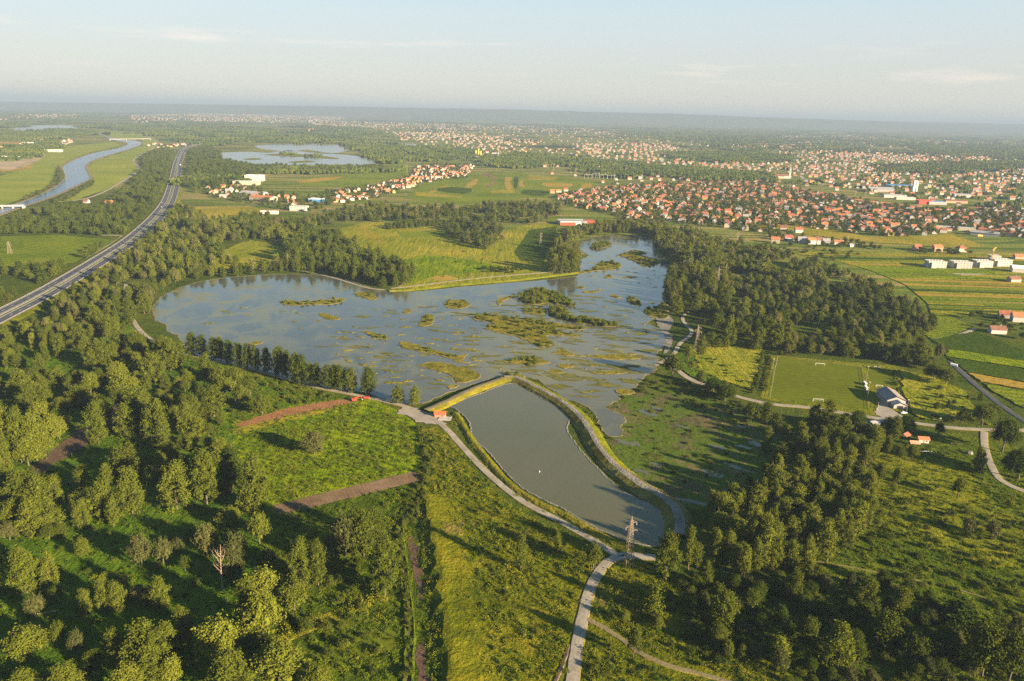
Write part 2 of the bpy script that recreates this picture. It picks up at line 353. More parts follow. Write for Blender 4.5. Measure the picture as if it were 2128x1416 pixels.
def seg_dist(p, line):
    best = 1e9
    for a, b in zip(line, line[1:]):
        ax, ay, bx, by = a[0], a[1], b[0], b[1]; dx, dy = bx - ax, by - ay; l = dx * dx + dy * dy
        t = 0 if l == 0 else max(0, min(1, ((p[0] - ax) * dx + (p[1] - ay) * dy) / l))
        best = min(best, math.hypot(p[0] - ax - t * dx, p[1] - ay - t * dy))
    return best

# ------------------------------------------------------------------ ground to the horizon, hills
def graded(lim, near, step):
    a = list(np.arange(0, near, step)); x = near; s = step
    while x < lim: a.append(x); s *= 1.45; x += s
    a.append(lim); return a
_gx = graded(44000, 1500, 150); _gx = [-x for x in _gx[:0:-1]] + _gx
_gy = [-x for x in graded(2500, 300, 150)[:0:-1]] + graded(47000, 2600, 150)
vs = [(x, y, 0) for y in _gy for x in _gx]; nx = len(_gx)
fs = [(j * nx + i, j * nx + i + 1, (j + 1) * nx + i + 1, (j + 1) * nx + i) for j in range(len(_gy) - 1) for i in range(nx - 1)]
me = bpy.data.meshes.new('ground'); me.from_pydata(vs, [], fs); me.update()
tag(link('ground', me, M['ground']), 'flat green plain of fields and woods running to the horizon', kind='structure')

def hill(name, x0, x1, y0, depth, tops, label, seed):
    """a long low ridge: tops = heights along its length"""
    rr = random.Random(seed); n = 120; mrow = 9; vs = []; ph = [rr.uniform(0, 6.28) for _ in range(6)]
    for j in range(mrow):
        t = j / (mrow - 1); prof = math.sin(math.pi * min(1, t * 1.0)) ** 0.8 if 0 < t < 1 else 0
        for i in range(n + 1):
            s = i / n; k = s * (len(tops) - 1); a = int(min(len(tops) - 2, k)); hh = tops[a] + (tops[a + 1] - tops[a]) * (k - a)
            hh *= 1 + 0.02 * math.sin(9 * s * 6 + ph[0]) + 0.015 * math.sin(31 * s * 6 + ph[1] + 2 * t) + 0.008 * math.sin(83 * s * 6 + ph[2] + 5 * t)
            vs.append((x0 + (x1 - x0) * s, y0 + depth * t + 600 * math.sin(7 * s + ph[3]), max(-2, hh * prof - 1)))
    fs = [(j * (n + 1) + i, j * (n + 1) + i + 1, (j + 1) * (n + 1) + i + 1, (j + 1) * (n + 1) + i) for j in range(mrow - 1) for i in range(n)]
    me = bpy.data.meshes.new(name); me.from_pydata(vs, [], fs); me.polygons.foreach_set('use_smooth', [True] * len(fs)); me.update()
    tag(link(name, me, M['hills']), label, kind='structure')
hill('hills', -18000, 20000, 18500, 5200, [100, 130, 170, 200, 225, 250, 258, 248, 218, 175, 140, 120, 115], 'long dark wooded ridge along the horizon', 4)
hill('hills', 4000, 24000, 21000, 5000, [60, 150, 200, 210, 205, 215, 205], 'pale hazy hills beyond the dark ridge', 9)

# ------------------------------------------------------------------ water
LAKE = [(322,632),(345,612),(400,590),(470,578),(560,571),(640,571),(700,578),(745,590),(790,603),(857,607),(900,603),(970,596),(1064,588),(1140,582),(1201,573),(1206,558),(1201,543),(1224,532),(1205,520),(1196,502),(1217,498),(1255,490),(1318,488),(1354,492),(1358,512),(1370,537),(1407,549),(1400,565),(1384,580),(1384,595),(1379,614),(1382,632),(1338,645),(1346,655),(1364,660),(1346,672),(1392,694),(1392,704),(1369,731),(1366,740),(1361,771),(1338,784),(1318,809),(1290,812),(1284,832),(1255,847),(1291,863),(1298,873),(1290,888),(1293,905),(1257,903),(1242,873),(1227,852),(1191,834),(1161,823),(1115,790),(1064,783),(1030,785),(929,818),(878,838),(824,838),(761,818),(685,808),(608,790),(532,770),(480,756),(430,744),(395,734),(385,722),(372,700),(350,690),(345,675),(327,668),(318,650)]
POND = [(936,842),(1000,818),(1064,797),(1115,822),(1161,850),(1183,868),(1178,893),(1191,916),(1217,949),(1255,987),(1293,1020),(1333,1041),(1364,1056),(1387,1084),(1387,1110),(1378,1132),(1344,1135),(1293,1122),(1217,1087),(1169,1058),(1115,1033),(1064,998),(1015,941),(982,911),(974,878),(949,852)]
lake_g = ground_poly(LAKE, 3, 1.2, 5); pond_g = ground_poly(POND, 3, 0.4, 6)
sheet('lake', None, M['lake'], 0.25, label='shallow lake with floating weed and scrubby islets', pts=lake_g)
sheet('pond', None, M['pond'], 0.25, label='murky olive settling pond between two dykes', pts=pond_g)
RIVER = [(-60,452),(0,434),(60,414),(110,390),(132,370),(127,350),(143,337),(187,320),(250,307),(263,297),(233,291),(213,282),(190,276),(200,275),(230,286),(262,291),(293,295),(290,303),(247,317),(197,333),(180,347),(190,370),(174,380),(133,400),(80,420),(37,434),(-60,470)]
river_g = ground_poly(RIVER, 3)
sheet('river', None, M['river'], 0.25, label='blue river winding through grassy floodplain', pts=river_g)
ribbon('river_bank', river_g, [(-3, .2, 0), (0, .6, 0), (6, .2, 0)], [M['sand']], 0, 'pale sandy edge of the river', True, jit=.8)
FARL = [[(453,320),(475,317),(520,316),(560,318),(600,313),(660,319),(720,322),(770,330),(800,344),(760,348),(700,347),(640,346),(560,343),(500,341),(468,335)],
        [(530,303),(560,301),(620,300),(710,302),(726,311),(690,319),(640,312),(600,315),(545,310)],
        [(10,267),(70,261),(150,261),(168,265),(135,270),(30,273)], [(798,301),(850,299),(872,302),(840,304)], [(828,321),(870,320),(902,325),(880,327),(840,325)]]
FARLAB = ['large gravel pit lake beyond the village houses', 'second gravel pit lake behind a wooded spit', 'thin pale lake near the horizon beside the river', 'narrow strip of far water among trees', 'small far pool below the wooded strip']
far_g = [ground_poly(p, 3) for p in FARL]
for p, l in zip(far_g, FARLAB): sheet('lake', None, M['farlake'], 0.30, label=l, pts=p)
for px_, lb_ in (([(545,322),(600,320),(650,323),(705,329),(690,331),(640,327),(590,325)], 'thin green spit across the far gravel pit lake'), ([(600,337),(640,334),(655,337),(612,339)], 'small green islet in the far gravel pit lake'), ([(505,331),(530,329),(545,331),(520,333)], 'sandy shoal in the far gravel pit lake')):
    sheet('islet', px_, M['bankgrass'], .6, 2, 2, lb_)
WATER = [lake_g, pond_g, river_g] + far_g
def bbox(p): return min(q.x for q in p), max(q.x for q in p), min(q.y for q in p), max(q.y for q in p)
WB = [(bbox(p), p) for p in WATER]
def in_water(p):
    return any(b[0] < p[0] < b[1] and b[2] < p[1] < b[3] and inside(p, q) for b, q in WB)
ribbon('lake_shore', lake_g, [(-.6, .2, 0), (0.1, .36, 0), (1.0, .12, 0)], [M['sand']], 0, 'thin pale shoreline round the lake', True, jit=.5)
ribbon('pond_shore', pond_g, [(-.5, .22, 0), (0.0, .5, 0), (.7, .3, 0)], [M['stone']], 0, 'pale stone edge round the pond', True, jit=.12)

# ------------------------------------------------------------------ fields
_z = [0.05]
def field(px, mat, label, n=1, rough=0.0, name='field'):
    _z[0] += 0.006
    return sheet(name, px, M[mat], _z[0], n, rough, label, seed=len(bpy.data.objects))
# west bank meadows and the near left
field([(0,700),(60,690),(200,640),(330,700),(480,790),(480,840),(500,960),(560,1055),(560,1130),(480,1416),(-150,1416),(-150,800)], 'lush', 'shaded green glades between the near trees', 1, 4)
field([(480,850),(610,838),(740,826),(800,840),(850,870),(872,910),(884,960),(868,985),(560,1056),(505,970),(478,880)], 'bright', 'bright green weedy meadow west of the gravel road', 2, 2)
field([(455,755),(600,800),(735,826),(610,842),(500,880),(470,850),(440,790)], 'lush', 'weedy green slope below the lakeside track', 1, 3)
field([(870,900),(905,885),(935,900),(985,980),(1060,1050),(1240,1150),(1215,1230),(1190,1416),(900,1416),(900,1250),(905,1120),(880,1030),(892,960)], 'olive', 'olive weed meadow between ditch and gravel road', 1, 2)
field([(880,1040),(905,1120),(900,1416),(560,1416),(560,1060),(860,990)], 'rough', 'rough scrubby grass west of the ditch', 1, 3)
field([(1270,1180),(1340,1170),(1480,1220),(1700,1420),(1200,1420),(1225,1270)], 'olive', 'dry weedy clearing east of the road junction', 1, 3)
field([(1640,1180),(1820,1060),(1830,900),(1990,900),(2160,940),(2300,1430),(1900,1430)], 'rough', 'large weedy pasture dotted with bushes', 1, 3)
field([(1830,935),(1980,960),(2045,1040),(2120,1090),(2128,1180),(1960,1140),(1830,1080),(1800,1000)], 'bankgrass', 'sunny grass of the weedy pasture', 2, 4)
field([(488,882),(560,858),(640,840),(735,827),(742,835),(690,848),(600,864),(500,893)], 'dug', 'strip of freshly dug orange clay beside the meadow', 1, 1.0)
field([(480,893),(600,866),(690,849),(700,853),(600,874),(490,905)], 'hay', 'pale grass edge below the dug clay', 1, 1.0)
field([(564,1051),(865,979),(873,1000),(700,1042),(584,1072)], 'soil', 'narrow ploughed strip with furrows', 1, .4)
field([(545,1338),(640,1290),(790,1236),(806,1248),(650,1312),(560,1352)], 'hay', 'narrow strip of dry maize in the scrub', 1, .5)
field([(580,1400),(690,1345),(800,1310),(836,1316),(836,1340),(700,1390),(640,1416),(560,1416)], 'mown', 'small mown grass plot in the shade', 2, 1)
field([(850,1125),(860,1118),(872,1180),(884,1236),(876,1246),(862,1200)], 'track', 'brown eroded bare strip along the ditch', 2, 1.2)
field([(866,1345),(876,1340),(886,1400),(890,1425),(868,1425)], 'track', 'bare earth beside the lower ditch', 2, 1.2)
field([(60,975),(110,935),(180,885),(250,835),(275,850),(210,905),(130,955),(90,985)], 'track', 'bare brown clearing between the trees', 2, 2)
# mudflat east of the pond dyke
field([(1231,853),(1262,846),(1292,832),(1300,815),(1345,800),(1420,815),(1500,840),(1590,880),(1640,940),(1600,1000),(1500,1050),(1440,1060),(1370,1030),(1310,990),(1270,950),(1255,905)], 'mud', 'drying mudflat with weed patches beside the lake', 2, 3, 'mudflat')
# north shore meadow
field([(690,480),(760,462),(860,466),(950,470),(1000,500),(1080,470),(1160,462),(1150,500),(1140,545),(1148,572),(1060,582),(960,592),(880,600),(820,600),(865,575),(790,535),(720,505)], 'pasture', 'wide sunny meadow north of the lake', 1, 3)
field([(1085,500),(1100,478),(1158,470),(1152,505),(1138,520),(1130,545),(1080,540),(1068,525)], 'corn', 'dark maize block beside the lattice mast', 1, 1)
field([(820,478),(918,474),(932,488),(838,496)], 'crop', 'green crop strips north of the meadow', 1, 1)
field([(828,478),(918,475),(918,479),(830,482)], 'hay', 'pale strip along the green crop', 1, .5)
field([(730,478),(790,510),(806,505),(756,470)], 'hay', 'pale diagonal plot in the north meadow', 1, 1)
field([(866,570),(890,563),(955,580),(917,585)], 'stubble', 'patch of dug brown vegetable rows', 1, .5)
field([(790,560),(880,530),(1000,545),(1040,560),(900,575),(850,590)], 'bright', 'brighter grass tongue in the north meadow', 2, 3)
field([(470,520),(520,500),(590,515),(620,540),(560,555),(470,560),(420,555)], 'pasture', 'small meadow inside the lakeside trees', 2, 2)
field([(400,505),(450,505),(440,525),(400,535)], 'hay', 'dry clearing beside the trees', 2, 1)
field([(590,478),(640,482),(660,500),(620,505)], 'pasture', 'small meadow among dark trees', 2, 1)
field([(390,432),(470,428),(530,430),(560,450),(500,465),(430,458),(385,460)], 'hay', 'dry grass field beside the motorway', 2, 2)
field([(556,462),(574,454),(586,455),(574,474),(566,474)], 'soil', 'small red brown ploughed patch', 1, .5)
# left of the motorway
field([(0,492),(120,488),(200,496),(240,500),(160,545),(120,552),(0,560)], 'rows', 'green striped plots west of the motorway', 1, 2)
field([(85,466),(120,458),(170,452),(165,462),(130,470)], 'stubble', 'bare yellow clearing in the western trees', 2, 1.5)
field([(-80,380),(0,366),(60,350),(105,310),(180,300),(240,296),(250,303),(187,317),(140,335),(124,350),(128,370),(106,388),(56,412),(-60,446)], 'levee', 'broad green floodplain west of the river', 1, 3)
field([(178,350),(198,335),(250,319),(296,304),(296,290),(228,290),(230,273),(290,277),(330,292),(318,312),(285,326),(276,336),(288,348),(284,362),(240,386),(160,416),(100,424),(170,388),(194,371)], 'levee', 'green floodplain between river and flood bank', 1, 3)
field([(0,338),(50,336),(70,332),(64,350),(20,356),(0,356)], 'stubble', 'bare sandy yard at the gravel works', 2, 3)
field([(0,352),(40,350),(88,330),(92,318),(60,318),(0,332)], 'sandy', 'bare pale sand at the gravel works', 2, 4)
field([(0,318),(90,312),(140,300),(150,292),(60,294),(0,302)], 'sandy', 'sandy yards of the industrial estate', 2, 4)
# central strip fields
field([(840,412),(880,382),(960,362),(1070,360),(1180,366),(1240,382),(1200,398),(1120,408),(1040,418),(940,425)], 'crop', 'green strip fields in the middle distance', 1, 2)
for px_, mt, lb in [
    ([(966,390),(972,383),(985,374),(993,373),(991,380),(980,390)], 'stubble', 'curved straw strip westmost in the green strips'),
    ([(1010,389),(1024,375),(1010,366),(1000,362),(1018,361),(1028,372),(1026,380),(1018,390)], 'soil', 'curved brown strip between straw strips'),
    ([(1048,370),(1064,369),(1060,380),(1066,393),(1053,393),(1049,381)], 'stubble', 'widest straw strip, upright in the green strips'),
    ([(1078,388),(1080,377),(1088,375),(1086,382),(1092,389)], 'stubble', 'small straw strip east of the widest one'),
    ([(1130,380),(1187,382),(1184,389),(1134,388)], 'stubble', 'flat straw field before the eastern trees'),
    ([(1213,382),(1232,383),(1221,394),(1207,392)], 'stubble', 'slanted straw field at the eastern edge'),
    ([(862,399),(960,408),(957,412),(866,408)], 'hay', 'long thin pale strip above the meadow'),
    ([(892,399),(924,387),(931,388),(900,401)], 'stubble', 'diagonal straw strip near the village'),
    ([(1020,398),(1066,394),(1070,401),(1020,403)], 'hay', 'pale patch below the widest straw strip'),
    ([(905,396),(930,389),(980,393),(965,404)], 'corn', 'dark green strip beside the diagonal straw'),
    ([(1090,395),(1140,398),(1130,408),(1085,404)], 'corn', 'dark green block below the eastern straw'),
    ([(1030,362),(1050,362),(1044,390),(1034,392),(1036,376)], 'rows', 'green striped strip in the middle'),
    ([(1100,364),(1160,368),(1150,376),(1096,374)], 'hay', 'pale patch at the top of the strips'),
    ([(1068,369),(1078,370),(1074,391),(1068,390)], 'corn', 'dark curved strip beside the widest straw'),
    ([(640,370),(700,366),(820,352),(850,352),(840,366),(760,384),(690,390),(620,384)], 'crop', 'green fields behind the western village'),
    ([(615,378),(655,371),(700,368),(715,367),(690,374),(640,380)], 'stubble', 'long straw field behind the western village'),
    ([(497,362),(560,358),(575,362),(540,368),(500,368)], 'stubble', 'straw field beside the lake woods'),
    ([(580,355),(640,352),(650,357),(600,362)], 'stubble', 'second straw field under the lake woods')]:
    field(px_, mt, lb, 2 if mt != 'hay' else 1, 1)
# eastern fields
field([(1560,470),(1640,462),(1750,482),(1812,494),(1930,490),(1975,487),(2050,512),(2000,517),(1880,508),(1826,505),(1750,498),(1680,488),(1590,480)], 'hay', 'sunny dry meadow below the town', 1, 3)
rs_ = random.Random(31); EDGE = [(520,1590),(532,1690),(545,1745),(560,1800),(575,1840),(592,1880),(612,1905),(632,1928),(656,1936)]
def edge_x(y):
    for (y0, x0), (y1, x1) in zip(EDGE, EDGE[1:]):
        if y0 <= y <= y1: return x0 + (x1 - x0) * (y - y0) / (y1 - y0)
    return EDGE[-1][1] if y > 600 else EDGE[0][1]
y_ = 521.0; k_ = 0; last_ = ''
while y_ < 652:
    h_ = rs_.uniform(2.2, 5.5) * (y_ / 560); m_ = rs_.choice([q for q in ('crop', 'rows', 'hay', 'pasture', 'crop', 'corn', 'bright', 'rows', 'pasture', 'stubble') if q != last_]); last_ = m_; a_ = rs_.uniform(8, 20); y2_ = y_ + h_
    xs_ = [edge_x(y_), 2170, 2170, edge_x(min(652, y2_))]; cut = rs_.uniform(.4, .75) if rs_.random() < .5 else 1.0; e_ = xs_[0] + (2170 - xs_[0]) * cut
    field([(xs_[0], y_), (e_, y_ + a_ * cut * .6), (e_, y2_ + a_ * cut * .6), (xs_[3], y2_)], m_, 'narrow %s strip, number %d down the slope east of the dark wood' % ({'crop': 'green crop', 'rows': 'striped crop', 'hay': 'dry grass', 'pasture': 'sunny grass', 'corn': 'dark maize', 'bright': 'bright green', 'stubble': 'straw'}[m_], k_ + 1), 1, .5)
    if cut < 1: m2_ = rs_.choice(['crop', 'hay', 'rows', 'corn', 'pasture']); field([(e_, y_ + a_ * cut * .6), (2170, y_ + a_ * .6), (2170, y2_ + a_ * .6), (e_, y2_ + a_ * cut * .6)], m2_, 'eastern end of strip number %d beyond the dark wood' % (k_ + 1), 1, .5)
    y_ = y2_; k_ += 1
field([(1893,658),(1976,660),(2020,680),(1972,702),(1934,706),(1905,684)], 'rows', 'green ploughed looking crop rows by the field lane', 1, 1.5)
field([(1936,708),(1980,698),(2030,690),(2128,730),(2170,770),(2128,766),(1960,722)], 'corn', 'dark green field below the field lane', 1, 1)
field([(1956,724),(2128,752),(2170,770),(2160,780),(2128,766),(1968,742)], 'bright', 'yellow green strip under the dark field', 1, 1)
field([(1970,744),(2128,769),(2170,800),(2128,795),(2010,774)], 'corn', 'dark green maize strip above the straw strip', 1, 1)
field([(2012,776),(2128,797),(2160,815),(2040,795)], 'stubble', 'thin straw strip beside the diagonal lane', 1, 1)
field([(2042,797),(2128,815),(2180,860),(2128,850),(2060,812)], 'rows', 'green crop rows beside the diagonal lane', 1, 1)
# lake side of the pitch
field([(1470,700),(1520,722),(1582,728),(1562,812),(1500,792),(1450,770),(1440,735)], 'pasture', 'sunny weedy field west of the football pitch', 1, 2)
field([(1870,770),(1960,790),(2010,820),(2040,870),(1990,880),(1900,868),(1885,830)], 'pasture', 'overgrown field east of the clubhouse', 1, 3)
field([(1400,742),(1440,735),(1450,770),(1520,800),(1500,812),(1420,775)], 'lush', 'green verge between lake path and field', 1, 2)
# football ground
sheet('football_pitch', [(1600,828),(1616,742),(1790,764),(1806,852)], M['mown'], 0.16, label='mown football pitch between the fences')
sheet('training_pitch', [(1812,800),(1800,762),(1852,768),(1862,806)], M['mown'], 0.16, label='small mown training pitch beside the clubhouse')
sheet('verge', [(1580,826),(1600,738),(1870,762),(1880,840),(1860,870),(1640,842)], M['bankgrass'], 0.14, 1, 1.0, 'grass verge round the football pitches')

# ------------------------------------------------------------------ gravel roads and paths
def road(name, px, w, mat, label, z=0.34, n=6, jit=0.15):
    line = smooth_line([G(*p) for p in px], n)
    ribbon(name, line, [(-w / 2 - min(.5, w * .1), -.2, 1), (-w / 2, 0, 0), (-w * .17, .05, 2), (w * .17, .05, 0), (w / 2, 0, 1), (w / 2 + min(.5, w * .1), -.2, 1)], [M[mat], M['verge'] if mat in ('gravel', 'sand') else M['shoulder'], M['gravelmid'] if mat == 'gravel' else M[mat]], z, label, jit=jit)
    ROADS.append((line, w)); return line
ROADS = []
r_main = road('gravel_road', [(1186,1440),(1200,1340),(1214,1270),(1232,1212),(1262,1170),(1300,1155)], 4.6, 'gravel', 'pale gravel road running up to the junction')
road('gravel_road', [(1285,1158),(1240,1128),(1160,1082),(1085,1042),(1020,990),(975,945),(925,890),(885,862),(840,845),(780,830),(720,818),(660,806),(600,790),(540,772),(470,755),(390,737)], 4.0, 'gravel', 'long gravel road past the pond to the lakeside track')
road('gravel_road', [(390,737),(350,722),(310,704),(285,680),(268,650),(260,620),(262,590)], 4.0, 'gravel', 'lakeside track bending up through the western trees')
road('gravel_road', [(1285,1156),(1320,1156),(1362,1160)], 5.0, 'gravel', 'short gravel spur beside the lattice mast')
road('dirt_path', [(1222,1288),(1262,1310),(1300,1335),(1330,1358),(1390,1385),(1450,1400),(1520,1420)], 2.2, 'sand', 'sandy path branching off the gravel road')
road('dirt_path', [(1150,1425),(1170,1380),(1182,1340)], 1.2, 'track', 'second wheel track beside the gravel road')
road('gravel_road', [(1362,760),(1398,738),(1412,715),(1432,700),(1437,688),(1424,674),(1418,662),(1428,648)], 3.4, 'gravel', 'winding gravel path on the east shore')
road('gravel_road', [(1398,738),(1402,762),(1420,780),(1450,796),(1490,806),(1530,824),(1600,840),(1680,848),(1770,862),(1840,872),(1900,880),(1980,890),(2060,894),(2150,895)], 5.0, 'gravel', 'gravel lane along the football ground')
road('gravel_road', [(2045,898),(2046,925),(2056,960),(2072,990),(2095,1008),(2150,1030)], 4.0, 'gravel', 'gravel lane curving down the eastern pasture')
road('gravel_road', [(1975,752),(2010,785),(2045,815),(2090,850),(2128,875),(2170,905)], 4.2, 'asphalt', 'narrow diagonal lane between the eastern crops')
road('gravel_road', [(1936,708),(1965,702),(2000,694),(2026,684)], 4.0, 'gravel', 'pale field lane to the farmhouse')
road('gravel_road', [(812,600),(850,596),(900,590),(980,580),(1060,573),(1155,565)], 4.0, 'gravel', 'pale path along the north shore bank')
road('gravel_road', [(800,603),(760,598),(700,580),(640,566),(560,560),(500,562),(440,572)], 3.2, 'gravel', 'shaded path under the northern trees')
road('flood_bank_road', [(150,418),(195,408),(240,386),(284,358),(288,348),(277,334),(290,324),(322,304),(328,294),(300,284),(262,278)], 6.0, 'gravel', 'pale track on the river flood bank')
road('country_road', [(-40,432),(40,431),(150,432),(250,430),(330,428)], 6.0, 'asphalt', 'grey road crossing to the river bridge')
road('country_road', [(380,428),(480,430),(560,425),(640,440),(720,432),(800,425),(850,420)], 6.0, 'asphalt', 'village main road below the houses')
road('country_road', [(1900,545),(1960,566),(2030,570),(2090,565),(2160,566)], 6.0, 'concrete', 'concrete road before the white apartment blocks')
road('country_road', [(2030,535),(2090,540),(2160,545)], 6.0, 'asphalt', 'grey street behind the white apartment blocks')
road('dirt_path', [(1640,1160),(1700,1168),(1780,1182),(1860,1198),(1960,1218),(2050,1245)], 0.7, 'sand', 'thin trodden path crossing the weedy pasture')
road('dirt_path', [(1365,1058),(1392,1040),(1420,1040),(1470,1050)], 3.0, 'stone', 'stony way on the end of the dyke')
sheet('gravel_yard', [(838,848),(870,850),(905,866),(930,882),(905,882),(866,878),(850,866),(826,860)], M['gravel'], 0.31, 2, 1.0, 'pale gravel car park at the road bend')
sheet('gravel_yard', [(1822,850),(1835,832),(1846,846),(1862,858),(1878,868),(1850,872),(1820,862)], M['gravel'], 0.28, 2, .6, 'grey yard in front of the clubhouse')
sheet('shore_flat', [(1362,660),(1390,655),(1400,672),(1388,690),(1398,706),(1392,728),(1380,735),(1384,705),(1372,686)], M['stone'], 0.3, 2, .8, 'grey dried mud on the east shore')

# ------------------------------------------------------------------ dykes round the pond
def dyke(px, base, crest, h, label, mats, n=7):
    line = smooth_line([G(*p) for p in px], n)
    ribbon('dyke', line, [(-base / 2, -.1, 0), (-base * .36, h * .5, 0), (-crest / 2, h, 1), (0, h + .15, 1), (crest / 2, h, 2), (base * .36, h * .5, 2), (base / 2, -.1, 2)], mats, 0.2, label, jit=.35)
    ROADS.append((line, base)); return line
dyke([(885,858),(930,838),(985,812),(1030,796),(1052,788)], 12, 4.0, 1.9, 'straight grassy dyke between lake and pond', [M['bankgrass'], M['sand'], M['dyke']])
dyke([(1048,788),(1075,790),(1112,808),(1160,835),(1196,862),(1222,895),(1245,935),(1272,968),(1300,992)], 15, 3.6, 2.4, 'curved dyke east of the pond with stony crest', [M['bankgrass'], M['stone'], M['dykestone']])
dyke([(1292,986),(1330,1014),(1372,1038),(1400,1062),(1412,1092),(1410,1120)], 16, 5.0, 2.6, 'stony southern end of the pond dyke', [M['dykestone'], M['stone'], M['dykestone']])
dyke([(946,860),(964,888),(984,921),(1006,948),(1052,1001),(1107,1041),(1166,1067),(1228,1102),(1290,1133),(1340,1146)], 5.5, 1.6, 1.0, 'yellow grassy bank between road and pond', [M['bankgrass'], M['dyke'], M['dyke']])
dyke([(808,606),(870,602),(960,592),(1064,584),(1150,574),(1200,568)], 9, 3, 1.2, 'low grassy bank on the north shore', [M['pasture'], M['pasture'], M['bankgrass']])

bl = smooth_line([G(*p) for p in [(884,1035),(893,1090),(904,1140),(912,1200),(918,1260),(928,1330),(938,1430)][::-1]], 6)
ribbon('berm', bl, [(-7.0, -.1, 0), (-4.0, .4, 0), (-1.0, 2.2, 1), (1.5, 2.4, 1), (9, 1.2, 1), (20, -.1, 1)], [M['rough'], M['olive']], 0.1, 'grassy berm along the ditch, steep on its west side', jit=1.3)
dl = smooth_line([G(*p) for p in [(842,1062),(830,1105),(836,1160),(842,1220),(850,1290),(850,1350),(846,1430)]], 6)
ribbon('ditch', dl, [(-2.4, .05, 0), (-1.6, .7, 0), (-.7, .15, 1), (.7, .15, 0), (1.6, .7, 0), (2.4, .05, 0)], [M['rough'], M['track']], 0.1, 'narrow dark ditch between low banks', jit=.3)
# ------------------------------------------------------------------ motorway
mw_px = [(-160,745),(-60,693),(0,662),(102,609),(203,548),(280,497),(330,449),(353,413),(364,370),(371,335),(382,312),(400,304),(420,300)]
mw = smooth_line([G(*p) for p in mw_px], 10)
HB = 2.2
ribbon('motorway', mw, [(-26, -.1, 4), (-14.6, HB - .1, 1), (-13.2, HB, 0), (-2.9, HB + .05, 1), (-1.6, HB + .05, 2), (1.6, HB + .05, 1), (2.9, HB + .05, 0), (13.2, HB, 1), (14.6, HB - .1, 3), (22, -.1, 3)],
       [M['asphalt'], M['shoulder'], M['bankgrass'], M['olive'], M['bankgrass']], 0.0, 'four lane motorway on a low embankment')
for off in (-12.6, -3.4, 3.4, 12.6):
    ribbon('lane_marking', mw, [(off - .16, HB + .09), (off + .16, HB + .09)], [M['paint']], 0, 'solid white edge line of the motorway')
for off in (-8.0, 8.0):
    mb = MB(); acc = 0.0
    for a, b in zip(mw, mw[1:]):
        d = b - a; l = d.length; d.normalize(); r = Vector((d.y, -d.x, 0)); t = (-acc) % 18
        while t < l - 6:
            p = a + d * t + r * off; q = p + d * 6
            mb.add([(p.x - r.x * .12, p.y - r.y * .12, HB + .09), (p.x + r.x * .12, p.y + r.y * .12, HB + .09), (q.x + r.x * .12, q.y + r.y * .12, HB + .09), (q.x - r.x * .12, q.y - r.y * .12, HB + .09)], [(0, 1, 2, 3)])
            t += 18
        acc = (acc + l) % 18
    tag(mb.build('lane_marking', M['paint']), 'broken white lane line of the motorway', kind='structure')
for off, lb in ((-13.9, 'steel guard rail on the river side of the motorway'), (0.0, 'steel guard rail along the motorway median'), (13.9, 'steel guard rail on the lake side of the motorway')):
    root = empty('guard_rail', mw[0]); tag(root, lb, 'guard rail', 'guard rails along the motorway')
    rl = ribbon('rail', mw, [(off - .06, HB + .5), (off - .09, HB + .75), (off, HB + .85), (off + .09, HB + .75), (off + .06, HB + .5)], [M['galv']], 0, parent=root); rl.matrix_parent_inverse = Matrix.Translation(-mw[0])
    mb = MB()
    for a, b in zip(mw, mw[1:]):
        d = b - a; l = d.length; d.normalize(); r = Vector((d.y, -d.x, 0))
        for t in np.arange(0, l, 8): p = a + d * t + r * off; mb.bar((p.x, p.y, HB - .1), (p.x, p.y, HB + .8), .07)
    po = mb.build('posts', M['galv'], root); po['kind'] = 'stuff'; po.matrix_parent_inverse = Matrix.Translation(-mw[0])
ROADS.append((mw, 32))
road('service_road', [(-90,690),(0,640),(81,599),(152,558),(215,518),(252,494),(244,490),(205,489)], 5.5, 'gravel', 'pale service road beside the motorway')
# river bridge (far left) and the far road bridge
def bridge(a, b, w, h, npier, label):
    A, B = G(*a), G(*b); d = (B - A); l = d.length; rz = math.atan2(d.y, d.x); root = empty('bridge', A, rz); tag(root, label, 'bridge')
    MB().box(0, l, -w / 2, w / 2, h - .9, h).build('deck', M['concrete'], root)
    for s in (-1, 1): MB().box(0, l, s * w / 2 - .12, s * w / 2 + .12, h, h + 1).build('railing', M['galv'], root)
    for k in range(npier): x = l * (k + 1) / (npier + 1); MB().box(x - .8, x + .8, -w * .35, w * .35, -1, h - .9).build('pier', M['concrete'], root)
    for x in (0.0, l): MB().box(x - 2, x + 2, -w * .45, w * .45, -1, h - .9).build('abutment', M['concrete'], root)
bridge((-40, 434), (50, 433), 10, 5, 3, 'low concrete road bridge over the river')
bridge((228, 292), (312, 291), 9, 6, 4, 'far concrete bridge over the upper river')

